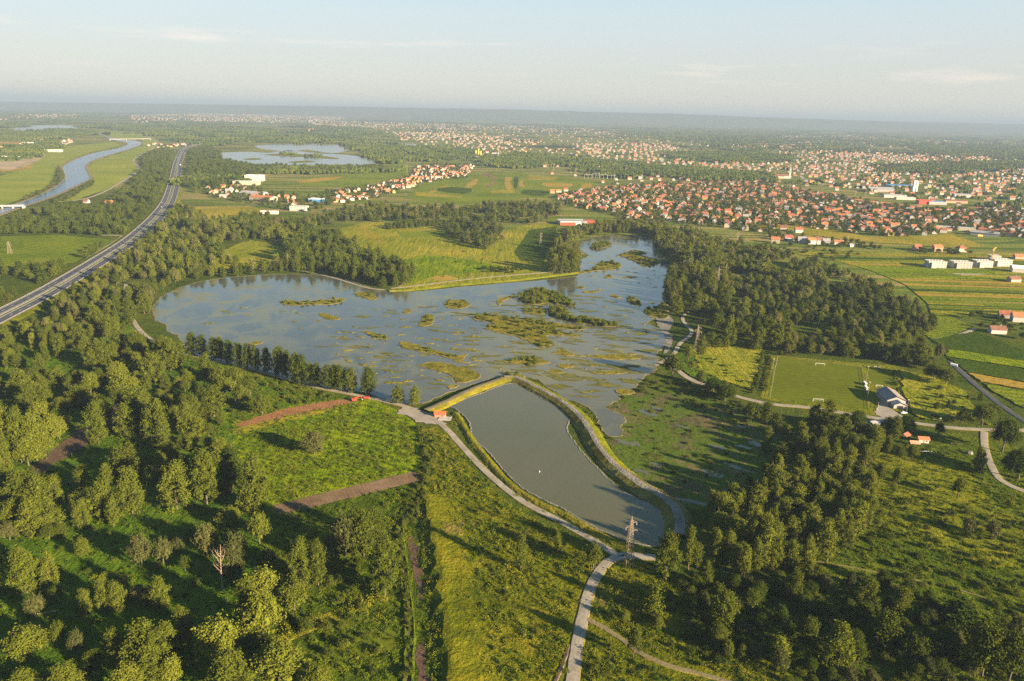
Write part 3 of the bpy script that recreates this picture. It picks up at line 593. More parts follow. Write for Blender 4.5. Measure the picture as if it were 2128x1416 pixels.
# ------------------------------------------------------------------ islets in the lake
ISL = [([(583,632),(593,624),(634,628),(710,621),(715,626),(690,634),(646,634),(608,636)], 'long islet with two round willow thickets', 2),
 ([(735,610),(761,608),(782,618),(780,624),(761,621)], 'weedy islet near the north shore point', 1), ([(922,634),(930,626),(955,624),(972,628),(976,636),(955,643),(930,641)], 'round bushy islet alone in open water', 1),
 ([(871,677),(876,662),(885,654),(900,658),(900,668),(896,675),(884,680)], 'upright bushy islet west of the mid lake', 1), ([(751,689),(768,690),(801,702),(800,707),(776,702)], 'slanting narrow islet with two bushes', 1),
 ([(828,712),(857,715),(900,727),(949,741),(952,748),(900,737),(845,726)], 'long thin weed spit with a bush at its tip', 1), ([(944,743),(972,738),(960,750),(976,755),(950,754)], 'small forked islet of dry weed', 0),
 ([(870,761),(908,753),(949,762),(984,770),(999,784),(984,792),(951,797),(932,778)], 'wedge shaped grassy flat beside the dyke', 0), ([(930,806),(946,800),(956,803),(940,809)], 'tiny mud flat close to the dyke', 0),
 ([(1079,614),(1115,602),(1148,609),(1171,620),(1194,634),(1191,638),(1140,631),(1110,634),(1084,626)], 'largest wooded islet with tall willows', 3), ([(1140,642),(1166,644),(1191,659),(1242,667),(1276,677),(1267,680),(1206,673),(1166,663),(1143,654)], 'long curved islet with a hedge of bushes', 3),
 ([(1084,649),(1102,640),(1133,644),(1136,653),(1107,654)], 'small bushy islet beneath the wooded one', 2), ([(985,665),(990,655),(1040,655),(1064,660),(1115,665),(1153,672),(1216,682),(1206,687),(1150,684),(1190,696),(1209,701),(1166,699),(1135,700),(1148,712),(1133,723),(1108,717),(1079,702),(1040,693),(1005,683),(1030,673)], 'broad flat islet of brown reeds', 2),
 ([(1034,624),(1064,615),(1070,618),(1046,626),(1038,636)], 'curved narrow islet west of the wooded one', 0), ([(1283,532),(1318,521),(1344,527),(1333,532),(1376,543),(1344,556),(1318,544),(1293,534)], 'dark shaded islet at the north end', 1),
 ([(1226,560),(1252,544),(1288,549),(1282,560),(1242,563),(1205,570),(1200,566)], 'bushy tongue of land at the narrows', 2), ([(1226,517),(1235,509),(1260,505),(1268,510),(1247,518)], 'tree covered islet at the north end', 3),
 ([(1254,578),(1262,573),(1274,574),(1270,578)], 'small islet with one willow bush at the narrows', 1), ([(1292,577),(1306,575),(1324,577),(1308,579)], 'low twin mud islet under the narrows', 0), ([(1193,599),(1204,596),(1217,596),(1212,601)], 'tiny bushy islet below the north bank', 1),
 ([(1212,606),(1240,605),(1246,601),(1243,608),(1220,610)], 'thin curved mud islet below the north bank', 0), ([(1269,616),(1278,613),(1290,618),(1281,620)], 'tiny islet in the middle of the east arm', 1),
 ([(1302,622),(1310,618),(1316,622),(1330,632),(1326,638),(1312,632)], 'pair of dark bushes rising from the water', 2), ([(1338,645),(1346,655),(1364,660),(1385,662),(1385,630),(1360,640)], 'bushy spit on the east shore', 2),
 ([(1060,757),(1078,746),(1105,744),(1142,754),(1100,760)], 'bushy islet just north of the pond dyke', 2), ([(1133,774),(1153,768),(1172,774),(1158,777)], 'small sandy islet with one round bush', 1),
 ([(1160,758),(1190,760),(1184,766),(1164,765)], 'reddish mud patch beside the single bush islet', 0), ([(1222,742),(1267,737),(1328,743),(1326,747),(1280,748),(1240,745)], 'long flat grassy islet in the south east', 0),
 ([(1232,774),(1262,772),(1302,774),(1298,778),(1242,778)], 'thin double islet of reeds in the south east', 0), ([(1304,736),(1312,734),(1320,737),(1312,739)], 'tiny grassy islet near the east shore', 1),
 ([(1280,816),(1292,808),(1320,818),(1300,822)], 'orange mud bank at the mudflat edge', 0), ([(1150,735),(1170,728),(1190,737),(1215,742),(1180,741)], 'brown weed raft in the southern water', 0),
 ([(520,716),(535,711),(545,714),(530,718)], 'tiny pale islet before the poplar row', 1), ([(1048,787),(1058,776),(1082,780),(1090,790)], 'bushy corner where the two dykes meet', 2),
 ([(662,652),(688,656),(708,664),(690,666),(670,660)], 'thin slanting reed bar below the twin thickets', 0), ([(838,648),(848,643),(854,648),(844,652)], 'little tuft of reeds in the west water', 0)]
isl_g = []
for px_, lb, b in ISL:
    g_ = ground_poly(px_, 3, 1.3, len(isl_g)); isl_g.append((g_, b))
    sheet('islet', None, M['islet'], 0.55 + 0.01 * len(isl_g) / 10, label=lb, pts=g_)
    ribbon('islet_shore', g_, [(-.3, -.2, 0), (.1, .06, 0), (.75, -.32, 0)], [M['sand']], 0.56, 'pale sandy rim of the ' + ' '.join(lb.split()[:8]), True, jit=.25)

# ------------------------------------------------------------------ foliage meshes
NR = np.random.RandomState(11)
_bm = bmesh.new(); bmesh.ops.create_icosphere(_bm, subdivisions=1, radius=1.0)
ICO_V = np.array([v.co[:] for v in _bm.verts]); ICO_F = np.array([[v.index for v in f.verts] for f in _bm.faces]); _bm.free()
_bm = bmesh.new(); bmesh.ops.create_icosphere(_bm, subdivisions=2, radius=1.0)
ICO2_V = np.array([v.co[:] for v in _bm.verts]); ICO2_F = np.array([[v.index for v in f.verts] for f in _bm.faces]); _bm.free()
def crown_arrays(lobes, cards, size, core=0.78, droop=0.0):
    """lobes: rows (cx,cy,cz,rx,ry,rz); leaf sprays spread over the lobes, bent in the middle, round a solid core added to block light"""
    lobes = np.array(lobes, float); area = (lobes[:, 3] * lobes[:, 5]); nt = max(6, cards // 19)
    ti = NR.choice(len(lobes), nt, p=area / area.sum()); d = NR.normal(size=(nt, 3)); d /= np.linalg.norm(d, axis=1)[:, None]
    low = d[:, 2] < -0.35; d[low, 2] *= -0.6
    r = lobes[ti, 3:6]; tc = lobes[ti, :3] + d * r * NR.uniform(0.66, 1.30, (nt, 1)); tn = d / r; tn /= np.linalg.norm(tn, axis=1)[:, None]
    k = NR.randint(0, nt, cards); axis = tn[k] + [0, 0, .5]; axis /= np.linalg.norm(axis, axis=1)[:, None]
    p = tc[k] + NR.normal(size=(cards, 3)) * size * .72 + axis * size * NR.normal(size=(cards, 1)) * .85
    nrm = tn[k] + NR.normal(size=(cards, 3)) * 0.75; nrm[:, 2] += 0.15
    nrm /= np.linalg.norm(nrm, axis=1)[:, None]
    t = np.cross(nrm, NR.normal(size=(cards, 3))); t /= np.linalg.norm(t, axis=1)[:, None]; b = np.cross(nrm, t)
    s = size * NR.uniform(0.55, 1.3, (cards, 1)); t *= s * 0.5; b *= s * 0.36
    bend = nrm * s * 0.22
    V = np.stack([p - t - bend * 0.6, p - b * 0.9 + bend * .3, p + t - bend * 0.6, p + b * 0.9 + bend * .3], 1).reshape(-1, 3)
    F = np.arange(cards * 4).reshape(-1, 4)
    F = np.concatenate([F[:, [0, 1, 2]], F[:, [0, 2, 3]]])
    vs, fs, off = [V], [F], len(V)
    if core:  # solid lumps inside the lobes, added so light does not pass through the crown
        for l in lobes:
            vs.append(l[:3] + ICO_V * l[3:6] * core * NR.uniform(0.85, 1.1, (len(ICO_V), 1))); fs.append(ICO_F + off); off += len(ICO_V)
    return np.concatenate(vs), np.concatenate(fs)
def np_mesh(name, V, F, mat=None):
    me = bpy.data.meshes.new(name); me.from_pydata(V.tolist(), [], F.tolist()); me.update()
    if mat: me.materials.append(mat)
    return me
def rl(a, b): return R.uniform(a, b)
def lobes_poplar(H, Wd, n, top=0.45):
    out = []; z0 = 0.09 * H
    heads = [(rl(-.16, .16) * Wd, rl(-.16, .16) * Wd, rl(.86, 1.0)) for _ in range(3)]
    for k in range(n):
        u = (k + rl(0, 1)) / n; z = z0 + u * (H * 0.93 - z0)
        prof = (math.sin(math.pi * min(1, (u * 0.80 + 0.17))) ** 0.75) * Wd / 2
        a = k * 2.4 + rl(-.5, .5); r = rl(.10, .165) * Wd * (1.0 - 0.25 * u); q = max(0, prof - r * .7) * rl(.62, 1.15)
        out.append((q * math.cos(a), q * math.sin(a), z, r, r, r * rl(1.0, 1.35)))
    for hx, hy, hz in heads: out.append((hx, hy, H * hz - .11 * Wd, .13 * Wd, .13 * Wd, .17 * Wd))
    for u in (.3, .5, .68): out.append((0, 0, H * u, .24 * Wd, .24 * Wd, .13 * H))
    return out
def lobes_column(H, Wd, n):
    out = []
    for k in range(n):
        u = (k + .5) / n; z = H * (.16 + .80 * u); w = Wd / 2 * math.sqrt(max(.1, 1 - ((u - .5) / .62) ** 2)); a = k * 2.4
        r = Wd * rl(.17, .25); q = max(0, w - r * .8) * rl(.6, 1.2)
        out.append((q * math.cos(a), q * math.sin(a), z, r, r, r * 1.4))
    return out
def lobes_dome(H, Wd, n, zlow=.18):
    out = [(0, 0, H * .52, Wd * .30, Wd * .30, H * .34)]
    for k in range(n):
        a = k * 2.4 + rl(-.3, .3); u = (k + .5) / n; el = math.asin(min(1, u)) ; q = Wd * .36 * math.cos(el) * rl(.8, 1.1); z = H * (zlow + .12) + (H * .66 - H * zlow) * math.sin(el) * rl(.9, 1.1)
        r = Wd * rl(.105, .175); out.append((q * math.cos(a), q * math.sin(a), z, r, r, r * rl(.8, 1.1)))
    return out
def lobes_thicket(H, Wd, n):
    out = []
    for k in range(n):
        a = rl(0, 6.28); q = Wd * .36 * math.sqrt(rl(0, 1)); r = rl(.14, .22) * Wd; z = H * rl(.25, .75) * (1 - .5 * (q / (Wd * .5)) ** 2)
        out.append((q * math.cos(a), q * math.sin(a), z, r, r, min(r * .9, H * .3)))
    return out
def trunk_mesh(name, H, r, limbs=5, upto=.6):
    mb = MB(); z = 0.0; p = Vector((0, 0, -.4)); seg = 5
    for k in range(seg):
        q = Vector((rl(-.12, .12) * r * 4, rl(-.12, .12) * r * 4, H * upto * (k + 1) / seg)); mb.bar(p, q, r * (1 - .14 * k), r * (1 - .14 * (k + 1)), 7); p = q
    for k in range(limbs):
        a = k * 2.4 + rl(0, .6); z0 = H * rl(.2, upto); l = H * rl(.14, .26); b = Vector((l * .75 * math.cos(a), l * .75 * math.sin(a), z0 + l)); mb.bar((0, 0, z0), b, r * .45, r * .12, 5)
    me = mb.mesh(name); me.materials.append(M['bark']); return me
# kind: nominal height and width, variants, leaf material
KIND = {'poplar': (18., 9.5), 'column': (20., 4.6), 'willow': (10., 10.), 'broad': (14., 10.), 'shrub': (4., 5.2), 'conifer': (13., 5.)}
CROWN = {k: [] for k in KIND}; TRUNK = {}
def lobes_cone(H, Wd, n):
    return [(Wd * .5 * (1 - u) * .55 * math.cos(k * 2.4), Wd * .5 * (1 - u) * .55 * math.sin(k * 2.4), H * (.1 + .86 * u), Wd * (.27 * (1 - u) + .04), Wd * (.27 * (1 - u) + .04), H * .09) for k, u in ((k, k / n) for k in range(n))]
for i in range(5): CROWN['poplar'].append(np_mesh('crown', *crown_arrays(lobes_poplar(18, 9.5, 30 + 3 * (i % 3)), 5200, .64, .56), M['leaf']))
for i in range(3): CROWN['column'].append(np_mesh('crown', *crown_arrays(lobes_column(20, 4.6, 20), 3000, .58, .56), M['leaf']))
for i in range(3): CROWN['willow'].append(np_mesh('crown', *crown_arrays(lobes_dome(10, 10, 26), 4400, .55, .66), M['willow']))
for i in range(4): CROWN['broad'].append(np_mesh('crown', *crown_arrays(lobes_dome(14, 10, 30, .2), 5000, .64, .58), M['leaf']))
for i in range(4): CROWN['shrub'].append(np_mesh('foliage', *crown_arrays(lobes_thicket(4, 5.2, 13), 1500, .45, .6), M['leaf']))
for i in range(2): CROWN['conifer'].append(np_mesh('crown', *crown_arrays(lobes_cone(13, 5, 14), 1600, .75), M['leaf']))
for k, (h, w) in KIND.items(): TRUNK[k] = trunk_mesh('trunk' if k != 'shrub' else 'stem', h, {'shrub': .12}.get(k, .36), 6 if k != 'column' else 3, .62 if k != 'column' else .9)

HID = {}
def proto_coll(name, meshes):
    c = bpy.data.collections.new(name)
    for i, me in enumerate(meshes):
        o = bpy.data.objects.new('%s_%02d' % (name, i), me); c.objects.link(o)
    HID[name] = c; return c
def merged(name, ka, i):
    """crown and trunk in one mesh, for the masses"""
    cm, tm = CROWN[ka][i], TRUNK[ka]; V = [v.co[:] for v in cm.vertices]; n = len(V); V += [v.co[:] for v in tm.vertices]
    F = [tuple(p.vertices) for p in cm.polygons]; k = len(F); F += [tuple(x + n for x in p.vertices) for p in tm.polygons]
    me = bpy.data.meshes.new(name); me.from_pydata(V, [], F); me.materials.append(cm.materials[0]); me.materials.append(M['bark'])
    me.polygons.foreach_set('material_index', [0] * k + [1] * (len(F) - k)); me.update(); return me
MASS = [('poplar', 0), ('poplar', 1), ('poplar', 2), ('broad', 0), ('broad', 1), ('column', 0), ('willow', 0), ('shrub', 0), ('shrub', 1), ('conifer', 0)]
proto_coll('near_forms', [merged('tree_form', k, i) for k, i in MASS])
def light_form(k):
    h, w = KIND[k]; lob = {'poplar': lambda: lobes_poplar(h, w, 20), 'broad': lambda: lobes_dome(h, w, 17, .15), 'column': lambda: lobes_column(h, w, 7), 'willow': lambda: lobes_dome(h, w, 10), 'shrub': lambda: lobes_thicket(h, w, 6), 'conifer': lambda: lobes_cone(h, w, 7)}[k]()
    return np_mesh('tree_form', *crown_arrays(lob, 620 if k != 'shrub' else 200, 1.5 if k != 'shrub' else .95, .72), M['willow' if k == 'willow' else 'leaf'])
proto_coll('mid_forms', [light_form(k) for k, i in MASS])
def grove(n, Lx, Ly, H):
    V, F, off = [], [], 0
    for _ in range(n):
        c = np.array([rl(-Lx, Lx), rl(-Ly, Ly), 0]); h = H * rl(.6, 1.05); r = rl(4.5, 8); s = ICO_V * [r, r, h * .55] * NR.uniform(.75, 1.2, (len(ICO_V), 1)) + c + [0, 0, h * .5]
        V.append(s); F.append(ICO_F + off); off += len(s)
    return np_mesh('grove', np.concatenate(V), np.concatenate(F), M['leaf'])
proto_coll('groves', [grove(26, 45, 16, 15), grove(22, 30, 22, 16), grove(16, 50, 6, 12), grove(8, 12, 10, 13)])
def weed_clump(n, Wd, H, s):
    return np_mesh('weed_clump', *crown_arrays(lobes_thicket(H, Wd, 4), n, s, .7), M['weed'])
proto_coll('weeds', [weed_clump(70, 2.2, 1.0, .45), weed_clump(60, 1.6, 1.3, .40), weed_clump(90, 3.0, .8, .5)])

def scatter(name, coll, rows, label, cat):
    """rows: x,y,z, sx,sy,sz, rot, variant, tint -> ONE object that places the forms"""
    if not rows: return None
    A = np.array(rows, float); me = bpy.data.meshes.new(name); me.from_pydata(A[:, :3].tolist(), [], [])
    for nm, typ, dat in (('scale3', 'FLOAT_VECTOR', A[:, 3:6]), ('turn', 'FLOAT_VECTOR', np.stack([np.zeros(len(A)), np.zeros(len(A)), A[:, 6]], 1))):
        at = me.attributes.new(nm, typ, 'POINT'); at.data.foreach_set('vector', dat.astype(np.float32).ravel())
    at = me.attributes.new('form', 'INT', 'POINT'); at.data.foreach_set('value', A[:, 7].astype(np.int32))
    at = me.attributes.new('tint', 'FLOAT', 'POINT'); at.data.foreach_set('value', A[:, 8].astype(np.float32))
    o = link(name, me); ng = bpy.data.node_groups.new(name, 'GeometryNodeTree')
    ng.interface.new_socket('Geometry', in_out='INPUT', socket_type='NodeSocketGeometry'); ng.interface.new_socket('Geometry', in_out='OUTPUT', socket_type='NodeSocketGeometry')
    gi = ng.nodes.new('NodeGroupInput'); go = ng.nodes.new('NodeGroupOutput'); ci = ng.nodes.new('GeometryNodeCollectionInfo'); ip = ng.nodes.new('GeometryNodeInstanceOnPoints')
    ci.inputs['Collection'].default_value = HID[coll]; ci.inputs['Separate Children'].default_value = True; ci.inputs['Reset Children'].default_value = True
    def attr(nm, typ):
        a = ng.nodes.new('GeometryNodeInputNamedAttribute'); a.data_type = typ; a.inputs['Name'].default_value = nm
        return next(s for s in a.outputs if s.enabled and s.name == 'Attribute')
    ng.links.new(gi.outputs[0], ip.inputs['Points']); ng.links.new(ci.outputs[0], ip.inputs['Instance']); ip.inputs['Pick Instance'].default_value = True
    ng.links.new(attr('form', 'INT'), ip.inputs['Instance Index']); ng.links.new(attr('turn', 'FLOAT_VECTOR'), ip.inputs['Rotation']); ng.links.new(attr('scale3', 'FLOAT_VECTOR'), ip.inputs['Scale'])
    ng.links.new(ip.outputs[0], go.inputs[0])
    md = o.modifiers.new('placing', 'NODES'); md.node_group = ng
    return tag(o, label, cat, None, 'stuff')

# ------------------------------------------------------------------ where trees may stand
CX0, CY0, CS = -1200, 120, 2.0; NXc, NYc = 1500, 1300
BLOCK = np.zeros((NYc, NXc), bool)
yy, xx = np.mgrid[0:NYc, 0:NXc]; XX = CX0 + xx * CS; YY = CY0 + yy * CS
def fill(poly, arr, val=True):
    b = bbox(poly); i0, i1 = max(0, int((b[0] - CX0) / CS)), min(NXc, int((b[1] - CX0) / CS) + 2); j0, j1 = max(0, int((b[2] - CY0) / CS)), min(NYc, int((b[3] - CY0) / CS) + 2)
    if i0 >= i1 or j0 >= j1: return
    X, Y = XX[j0:j1, i0:i1], YY[j0:j1, i0:i1]; c = np.zeros(X.shape, bool); m = len(poly)
    for k in range(m):
        xi, yi = poly[k][0], poly[k][1]; xj, yj = poly[k - 1][0], poly[k - 1][1]
        if yi != yj: c ^= ((yi > Y) != (yj > Y)) & (X < (xj - xi) * (Y - yi) / (yj - yi) + xi)
    arr[j0:j1, i0:i1][c] = val
for p in WATER: fill(p, BLOCK)
for px_ in ([(488,882),(560,858),(640,840),(735,827),(742,835),(690,848),(600,864),(500,893)], [(564,1051),(865,979),(873,1000),(700,1042),(584,1072)], [(905,858),(930,855),(945,872),(912,880)], [(838,848),(870,850),(905,866),(930,882),(866,878),(826,860)], [(60,975),(110,935),(180,885),(250,835),(275,850),(210,905),(130,955),(90,985)]): fill([G(*p) for p in px_], BLOCK)
for ln, w in ROADS:
    for a, b in zip(ln, ln[1:]):
        for t in np.linspace(0, 1, max(2, int((b - a).length / 2))):
            p = a.lerp(b, t); k = int((w / 2 + 1.2) / CS) ; i, j = int((p.x - CX0) / CS), int((p.y - CY0) / CS)
            if 0 <= i < NXc and 0 <= j < NYc: BLOCK[max(0, j - k):j + k + 1, max(0, i - k):i + k + 1] = True
def blocked(x, y):
    i, j = int((x - CX0) / CS), int((y - CY0) / CS)
    return 0 <= i < NXc and 0 <= j < NYc and BLOCK[j, i]

# ------------------------------------------------------------------ the trees one can point at (base x, base y, top y, width px, kind, tone)
TT = """126 742 695 28 p .5|165 722 672 36 p .5|178 728 698 30 p .6|215 766 706 46 p .5|195 768 722 34 p .6|245 797 748 42 b .8|262 828 772 60 b .8|190 822 770 38 b .75
122 803 764 42 p .6|85 780 735 24 p .5|50 830 768 52 p .55|62 852 800 38 p .5|170 843 800 60 p .55|128 853 825 30 p .5|88 882 832 48 b .8|215 888 830 44 p .6|205 922 836 42 p .5
290 902 806 62 p .5|330 928 828 56 p .5|265 914 842 44 p .6|405 877 820 30 p .5|390 906 836 38 p .65|445 866 804 52 p .5|428 786 736 30 p .45|318 796 732 48 p .55|355 770 706 46 p .5
340 745 700 34 p .5|372 760 712 34 p .4|285 742 690 40 p .4|250 735 688 40 p .45|228 700 655 40 p .5|200 680 636 38 p .5|270 668 622 36 p .45|300 652 610 34 p .55
400 738 692 28 p .3|420 742 696 26 p .35|445 748 701 26 p .3|460 751 702 26 p .4|478 757 706 24 p .3|497 763 712 24 p .35|515 767 715 24 p .3|532 770 717 24 p .35|556 775 722 26 p .3|580 782 722 32 p .35|596 786 728 26 p .3|614 796 735 30 p .4|628 799 736 28 p .3|646 801 757 30 p .35|660 804 757 28 p .3|682 809 758 32 p .4|696 811 760 26 p .35|709 813 759 30 p .4|729 816 766 28 p .5|767 820 765 36 p .35|827 839 801 28 p .65|862 843 803 24 p .7
18 958 836 42 p .6|46 962 848 46 p .55|78 958 862 46 p .7|106 930 858 46 b .8|60 968 900 50 b .75|10 992 900 40 p .5|96 948 905 40 b .8|125 915 862 34 b .75
48 1062 976 62 p .5|86 1068 986 56 p .55|116 1062 990 42 p .6|30 1102 1040 52 p .6|72 1112 1040 60 p .65|110 1104 1042 52 p .6|172 1022 966 32 p .6|222 1012 965 28 p .6|166 1062 1020 40 p .6|215 1074 1000 60 p .6|276 1068 970 50 p .55|368 1058 962 66 p .55|430 1048 936 56 p .5|482 1024 930 52 p .25|522 1064 985 52 p .5|262 990 930 74 p .55|345 948 910 36 p .5|480 1012 926 46 p .5|532 1062 950 60 p .5
55 1232 1138 54 p .6|105 1218 1155 42 p .75|20 1122 1084 38 w .4|85 1105 1040 40 p .6|172 1097 1040 38 p .6|238 1092 1040 30 p .6|295 1178 1110 50 w .4|340 1172 1116 38 w .35|430 1152 1088 50 w .5|492 1172 1105 54 w .2|486 1214 1150 46 w .35|476 1092 1052 52 b .9|540 1130 1060 44 b .7
75 1284 1230 38 w .35|180 1278 1224 28 p .6|220 1270 1196 36 p .6|246 1272 1210 38 p .55|336 1274 1200 38 p .6|385 1338 1262 46 p .6|55 1368 1304 84 b .75|245 1384 1304 46 p .6|310 1402 1290 90 p .55|352 1370 1294 44 p .6|320 1424 1340 60 p .55|140 1444 1380 66 p .6|50 1446 1396 60 p .65|454 1380 1282 92 b .95|360 1430 1360 44 b .9|270 1444 1374 66 b .85|480 1450 1352 84 p .55|518 1306 1204 52 p .5
548 1256 1178 72 b 1.0|546 1338 1226 84 b .8|625 1226 1120 46 p .5|662 1220 1124 34 p .4|720 1156 1064 62 w .3|757 1156 1060 56 p .35|778 1126 1055 46 p .4|582 1418 1336 98 b .85|800 1236 1112 60 p .45|690 1180 1110 40 w .25|612 1270 1206 60 b .6|660 1440 1386 60 b .7
652 945 894 50 w .45|545 862 818 38 b .55|500 846 796 36 b .5|520 822 776 36 b .45|470 830 780 40 b .7|490 800 760 36 b .5|455 800 758 36 b .5
1384 1198 1108 52 p .55|1430 1184 1098 18 c .6|1447 1182 1130 22 c .5|1232 1184 1124 34 b .5|1358 1278 1220 36 f .5|1366 1310 1280 26 b .7|1316 1366 1298 32 b .4|1298 1296 1268 20 b .7|1082 1184 1112 22 c .55|1158 1144 1106 14 c .7|1466 1218 1168 26 p .5|1500 1304 1220 56 b .5|1090 1125 1100 18 w .3
1560 878 833 36 b .4|1592 882 838 26 c .4|1612 902 860 22 c .4|1634 912 882 24 p .6|1662 948 894 34 p .6|1620 954 918 26 p .65|1690 894 842 32 p .4|1717 900 834 26 c .6|1726 912 862 34 p .4|1752 915 866 32 p .5|1778 902 850 36 b .15|1788 915 878 22 c .6|1838 905 876 32 b .4|1812 922 884 26 c .6|1844 906 868 22 c .6|1858 912 864 26 p .6|1740 950 890 36 p .55|1700 970 914 40 p .5|1676 990 940 40 p .6|1730 1000 930 40 p .55|1770 960 905 34 p .55|1800 968 916 36 p .55
1650 1250 1182 32 p .5|1622 1235 1203 34 b .3|1842 1344 1264 64 b .45|1740 1390 1298 62 p .7|1616 1380 1318 40 b .95|2040 1405 1288 80 b .4|2095 1420 1308 70 b .35|1990 1296 1236 60 f .1|1870 1276 1222 30 c .6|2108 1336 1278 34 w .35|1800 1258 1200 46 p .6|1560 1270 1222 34 b .35|1680 1330 1280 40 b .4|1790 1300 1250 40 b .3|1900 1372 1312 56 b .35|1960 1360 1300 50 b .3
2032 980 930 24 p .65|2082 940 864 54 b .15|2116 996 932 64 b .1|1882 894 862 34 b .1|1950 906 876 20 b .2|1896 952 924 22 b .6|1870 958 928 20 b .5|1814 950 888 22 c .65|1842 952 900 18 b .5|1826 1006 958 22 b .5|1862 1010 968 20 b .6|2000 880 852 30 b .4|2040 884 838 40 b .5|2060 866 838 30 b .4|2012 1110 1076 26 w .5|1990 1034 990 24 b .6|2060 1120 1080 28 w .45
1482 814 786 38 b .1|1506 834 798 38 b .15|1520 828 800 26 b .35|1397 784 732 40 b .4|1437 772 748 18 b .75|1456 800 770 22 b .6|1455 738 698 24 p .6|1478 722 690 12 c .6|1512 722 658 28 p .6|1492 724 704 14 c .6|1572 728 688 22 p .6|1597 728 664 20 c .6|1614 730 674 26 p .6|1632 728 668 22 c .6|1540 700 668 26 p .4|1430 752 716 16 b .7|1432 725 716 10 b .6|1760 742 710 26 p .65|1906 760 700 34 p .5|1800 744 716 26 b .4|1870 756 712 34 b .25|1840 752 720 34 b .3|1965 800 764 34 b .55|1940 790 755 36 b .3
612 546 505 26 p .35|1422 650 606 30 p .55|1405 655 614 26 p .6|1446 655 606 14 c .6|1470 600 560 36 p .5|1500 640 590 36 p .45|1470 560 515 40 p .55|1490 690 650 30 b .4|455 530 500 20 b .3|1148 568 540 16 c .6|1168 568 520 24 p .5|1188 566 518 26 p .5"""
KK = {'p': 'poplar', 'c': 'column', 'w': 'willow', 'b': 'broad', 'f': 'conifer'}
TREES = []                                       # x, y, h, w, kind, tone
for row in TT.replace('\n', '|').split('|'):
    f = row.split(); bx, by, ty, wp = map(float, f[:4]); p = G(bx, by)
    h = height_for(bx, by, ty); TREES.append((p.x, p.y, max(3.0, h), max(2.0, wp * mpp(bx, by) * 1.02), KK[f[4]], float(f[5])))
NHAND = len(TREES)
def wood(px, gap, hr, wr, kinds, tones, keep=1.0, seed=1, out=None, block=True, clear=0.0, glade=9.0):
    """trees on a jittered grid over a photo outline"""
    rr = random.Random(seed); poly = [G(*p) for p in px]; b = bbox(poly); out = TREES if out is None else out
    y = b[2]; row = 0
    while y < b[3]:
        x = b[0] + (gap / 2 if row % 2 else 0)
        while x < b[1]:
            X, Y = x + rr.uniform(-.42, .42) * gap, y + rr.uniform(-.42, .42) * gap
            gl = math.sin(X * .052 + 1.7 * math.sin(Y * .031 + seed)) + math.sin(Y * .047 + 1.3 * math.sin(X * .037 + 2 * seed))
            if gl < glade and rr.random() < keep and inside((X, Y), poly) and not (block and blocked(X, Y)):
                if not clear or all((X - t[0]) ** 2 + (Y - t[1]) ** 2 > (clear * (t[3] + 5) / 2) ** 2 for t in TREES[:NHAND]):
                    q = rr.random(); h = rr.uniform(*hr) * (0.8 + .4 * q); out.append((X, Y, h, rr.uniform(*wr) * (.8 + .4 * q), rr.choice(kinds), min(1, max(0, rr.uniform(*tones)))))
            x += gap
        y += gap * .87; row += 1
PB = ['poplar', 'poplar', 'broad']
# grove of slim poplars east of the pond
wood([(1462,1080),(1500,1050),(1580,1030),(1650,985),(1760,985),(1812,985),(1815,1060),(1785,1140),(1680,1185),(1560,1205),(1490,1190)], 7.2, (12, 18), (5.0, 7.5), ['column', 'poplar', 'poplar'], (.6, 1.0), .92, 3, clear=.4)
wood([(1600,905),(1660,950),(1690,985),(1600,1030),(1520,1045),(1560,1010)], 8.5, (6, 12), (4, 6.5), ['column', 'poplar', 'broad'], (.4, .8), .5, 4)
wood([(1640,900),(1700,880),(1820,905),(1830,960),(1800,990),(1680,990),(1655,950)], 8.5, (9, 16), (5, 7.5), PB, (.45, .9), .62, 5, clear=.5)
# dark thicket in the south east
wood([(1400,1215),(1560,1215),(1700,1195),(1830,1210),(1990,1265),(2160,1330),(2190,1440),(1760,1440),(1560,1400),(1440,1330)], 8.5, (3.5, 9), (4, 7.5), ['broad', 'broad', 'poplar', 'willow'], (.1, .6), .85, 6, clear=.45)
# west wood: fill between the listed trees
wood([(0,700),(60,690),(150,640),(230,640),(300,690),(330,720),(420,770),(440,820),(470,900),(480,1000),(420,1060),(300,1000),(250,900),(160,900),(60,980),(0,1060),(-120,1060),(-120,720)], 13, (9, 14), (6.5, 9.5), ['poplar', 'poplar', 'broad'], (.3, .8), .64, 8, clear=.55, glade=.75)
wood([(-150,1060),(60,1080),(240,1060),(420,1080),(560,1110),(640,1200),(640,1320),(560,1430),(-200,1430)], 12, (6, 11), (5, 8), ['poplar', 'broad', 'willow'], (.2, .65), .18, 9, clear=.65)
# belt between motorway and lake
wood([(0,712),(60,676),(110,642),(186,592),(262,534),(318,482),(352,448),(372,430),(440,462),(500,462),(600,480),(610,505),(520,498),(450,508),(440,530),(520,560),(600,548),(610,562),(480,568),(400,582),(340,606),(312,640),(300,690),(260,650),(240,700),(150,690),(60,740)], 10, (9, 16), (6, 9), PB + ['willow'], (.2, .85), .72, 10, clear=.5, glade=.95)
